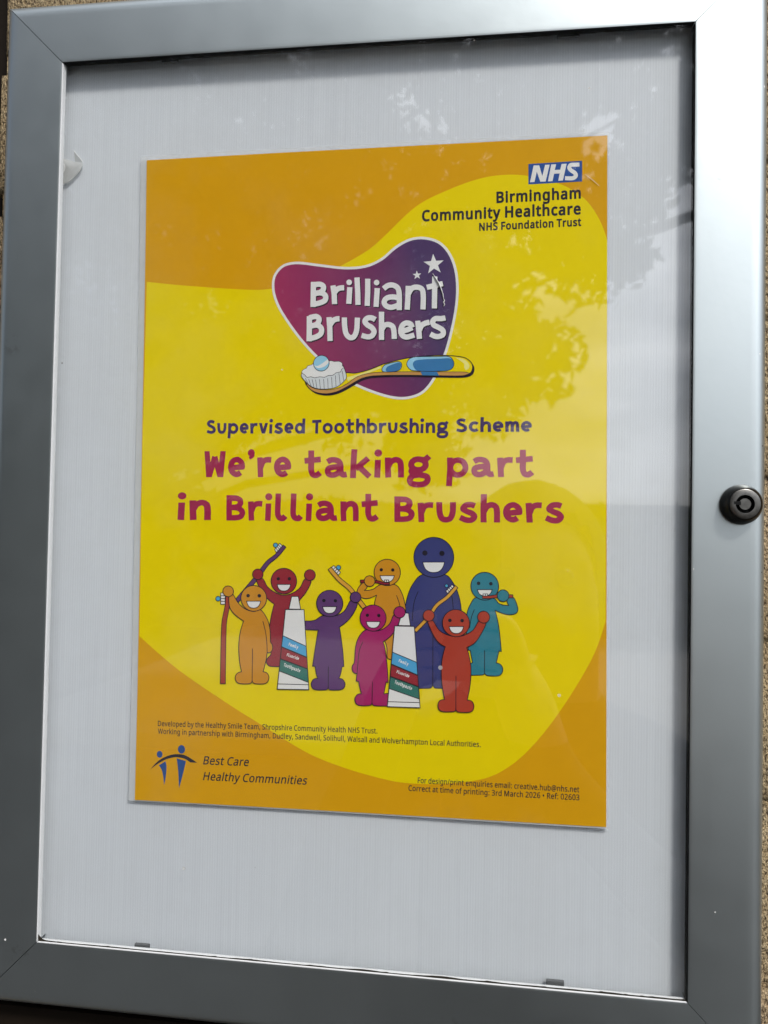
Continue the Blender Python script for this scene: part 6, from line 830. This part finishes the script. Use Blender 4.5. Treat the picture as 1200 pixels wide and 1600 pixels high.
# ================================================================== PHOTOGRAPHER (seen only as a reflection)
person_mats = [mat_simple('skin', (0.42, 0.27, 0.20), 0.5, 0, 0.4, 0.1, 30), mat_simple('dark_jacket', (0.022, 0.024, 0.03), 0.85, 0, 0.2, 0.3, 60),
               mat_simple('dark_trousers', (0.03, 0.035, 0.05), 0.85, 0, 0.2, 0.3, 60), mat_simple('black_shoes', (0.015, 0.014, 0.013), 0.5)]
PO = Vector((0.113, -0.60, 0.0))
J_ = {}
edges = []
def jv(name, co, r, parent=None):
    J_[name] = (Vector(co), r, parent)
HZ = Z0 - 0.01339 + 0.063 - 0.115          # head centre height
jv('pelvis', (0, 0, 0.93), 0.135)
jv('waist', (0, 0, 1.08), 0.13, 'pelvis'); jv('chest', (0, 0.0, 1.27), 0.145, 'waist'); jv('collar', (0, 0, HZ - 0.20), 0.09, 'chest')
jv('neck', (0, 0.01, HZ - 0.12), 0.055, 'collar'); jv('jaw', (0, 0.025, HZ - 0.05), 0.066, 'neck'); jv('head', (0, 0.012, HZ + 0.025), 0.082, 'jaw'); jv('crown', (0, 0.0, HZ + 0.07), 0.062, 'head')
jv('nose', (0, 0.105, HZ - 0.012), 0.010, 'jaw')
for s, n in ((-1, 'a'), (1, 'b')):
    jv('sh' + n, (0.17 * s, 0, HZ - 0.23), 0.066, 'collar')
    jv('el' + n, (0.26 * s, 0.08, HZ - 0.45), 0.045, 'sh' + n)
    wx = -0.076 + 0.036 * s
    jv('wr' + n, (wx + 0.045 * s, 0.215, HZ - 0.165), 0.028, 'el' + n)
    jv('pa' + n, (wx + 0.020 * s, 0.245, HZ - 0.085), 0.024, 'wr' + n)
    for q in range(4):
        jv('f%d%s' % (q, n), (wx + 0.006 * s, 0.264, HZ - 0.075 + 0.017 * q), 0.0085, 'pa' + n)
        jv('g%d%s' % (q, n), (wx - (0.018 + 0.003 * (q % 3)) * s, 0.267, HZ - 0.072 + 0.017 * q), 0.0075, 'f%d%s' % (q, n))
    jv('t0' + n, (wx + 0.006 * s, 0.236, HZ - 0.062), 0.010, 'pa' + n)
    jv('t1' + n, (wx - 0.012 * s, 0.238, HZ - 0.042), 0.009, 't0' + n)
    jv('hip' + n, (0.095 * s, 0, 0.86), 0.095, 'pelvis'); jv('kn' + n, (0.11 * s, 0.015, 0.48), 0.06, 'hip' + n); jv('an' + n, (0.12 * s, -0.01, 0.09), 0.042, 'kn' + n)
    jv('heel' + n, (0.12 * s, -0.03, 0.04), 0.038, 'an' + n); jv('toe' + n, (0.13 * s, 0.16, 0.032), 0.030, 'heel' + n)
names = list(J_)
me = bpy.data.meshes.new('body')
me.from_pydata([tuple(J_[k][0]) for k in names], [(names.index(J_[k][2]), names.index(k)) for k in names if J_[k][2]], [])
tmp = bpy.data.objects.new('body_rig', me); COL.objects.link(tmp)
sk = tmp.modifiers.new('skin', 'SKIN')
for i, k in enumerate(names):
    me.skin_vertices[0].data[i].radius = (J_[k][1], J_[k][1] * (0.78 if k in ('chest', 'waist', 'pelvis') else 1.0))
    me.skin_vertices[0].data[i].use_root = (i == 0)
sb = tmp.modifiers.new('sub', 'SUBSURF'); sb.levels = 2; sb.render_levels = 2
dg = bpy.context.evaluated_depsgraph_get(); dg.update()
bme = bpy.data.meshes.new_from_object(tmp.evaluated_get(dg))
bpy.data.objects.remove(tmp)
bm = bmesh.new(); bm.from_mesh(bme)
for co_, no_ in (((0, 0.19, 0), (0, 1, 0)), ((0, 0, 0.92), (0, 0, 1)), ((0, 0, 0.1), (0, 0, 1)), ((0, 0, HZ - 0.13), (0, 0, 1))):
    bmesh.ops.bisect_plane(bm, geom=bm.verts[:] + bm.edges[:] + bm.faces[:], plane_co=co_, plane_no=no_, dist=1e-5)
bm.to_mesh(bme); bm.free()
person = obj('person', bme, person_mats)
for p_ in bme.polygons:
    c = p_.center
    p_.material_index = 0 if (c.z > HZ - 0.13 and (abs(c.x) < 0.1 and c.y < 0.14 or c.y > 0.19)) else 1 if c.z > 0.92 else 3 if c.z < 0.1 else 2
smooth(person)
person.location = PO
tag(person, 'person in a dark jacket holding up a phone, mirrored faintly in the glazing', 'person')
bm = bmesh.new()
bmesh.ops.create_uvsphere(bm, u_segments=36, v_segments=20, radius=1)
for v in bm.verts:
    q = v.co.copy(); k = 1 + 0.03 * noise.noise(q * 4)
    v.co = Vector((q.x * 0.088 * k, q.y * 0.098 * k - 0.008, q.z * 0.098 * k))
bmesh.ops.delete(bm, geom=[v for v in bm.verts if v.co.z < -0.06 or (v.co.y > 0.062 and v.co.z < 0.045)], context='VERTS')
bmesh.ops.translate(bm, vec=(0, 0, HZ + 0.018), verts=bm.verts)
smooth(obj('hair', bm, mat_simple('dark_brown_hair', (0.03, 0.02, 0.014), 0.7, 0, 0.3, 0.4, 90), person))
for s in (-1, 1):
    bm = bmesh.new(); bmesh.ops.create_uvsphere(bm, u_segments=14, v_segments=10, radius=0.011)
    bmesh.ops.translate(bm, vec=(0.031 * s, 0.086, HZ + 0.005), verts=bm.verts)
    smooth(obj('eye', bm, mat_simple('eye_dark', (0.05, 0.035, 0.025), 0.2), person))
phone_c = Vector((CX - 0.02, CY - 0.0075, Z0 + CD - 0.055))
bm = bmesh.new()
bmesh.ops.create_cube(bm, size=1); bmesh.ops.scale(bm, vec=(0.072, 0.008, 0.148), verts=bm.verts)
bmesh.ops.bevel(bm, geom=bm.edges[:], offset=0.003, segments=3, affect='EDGES')
phone = obj('smartphone', bm, mat_simple('phone_case', (0.02, 0.02, 0.022), 0.4))
phone.location = phone_c
tag(phone, 'black smartphone held up by the person mirrored in the glazing', 'phone')
bm = bmesh.new(); bmesh.ops.create_cube(bm, size=1); bmesh.ops.scale(bm, vec=(0.066, 0.0006, 0.140), verts=bm.verts)
bmesh.ops.translate(bm, vec=(0, -0.0044, 0), verts=bm.verts)
obj('screen', bm, mat_simple('phone_screen', (0.01, 0.01, 0.012), 0.1), phone)
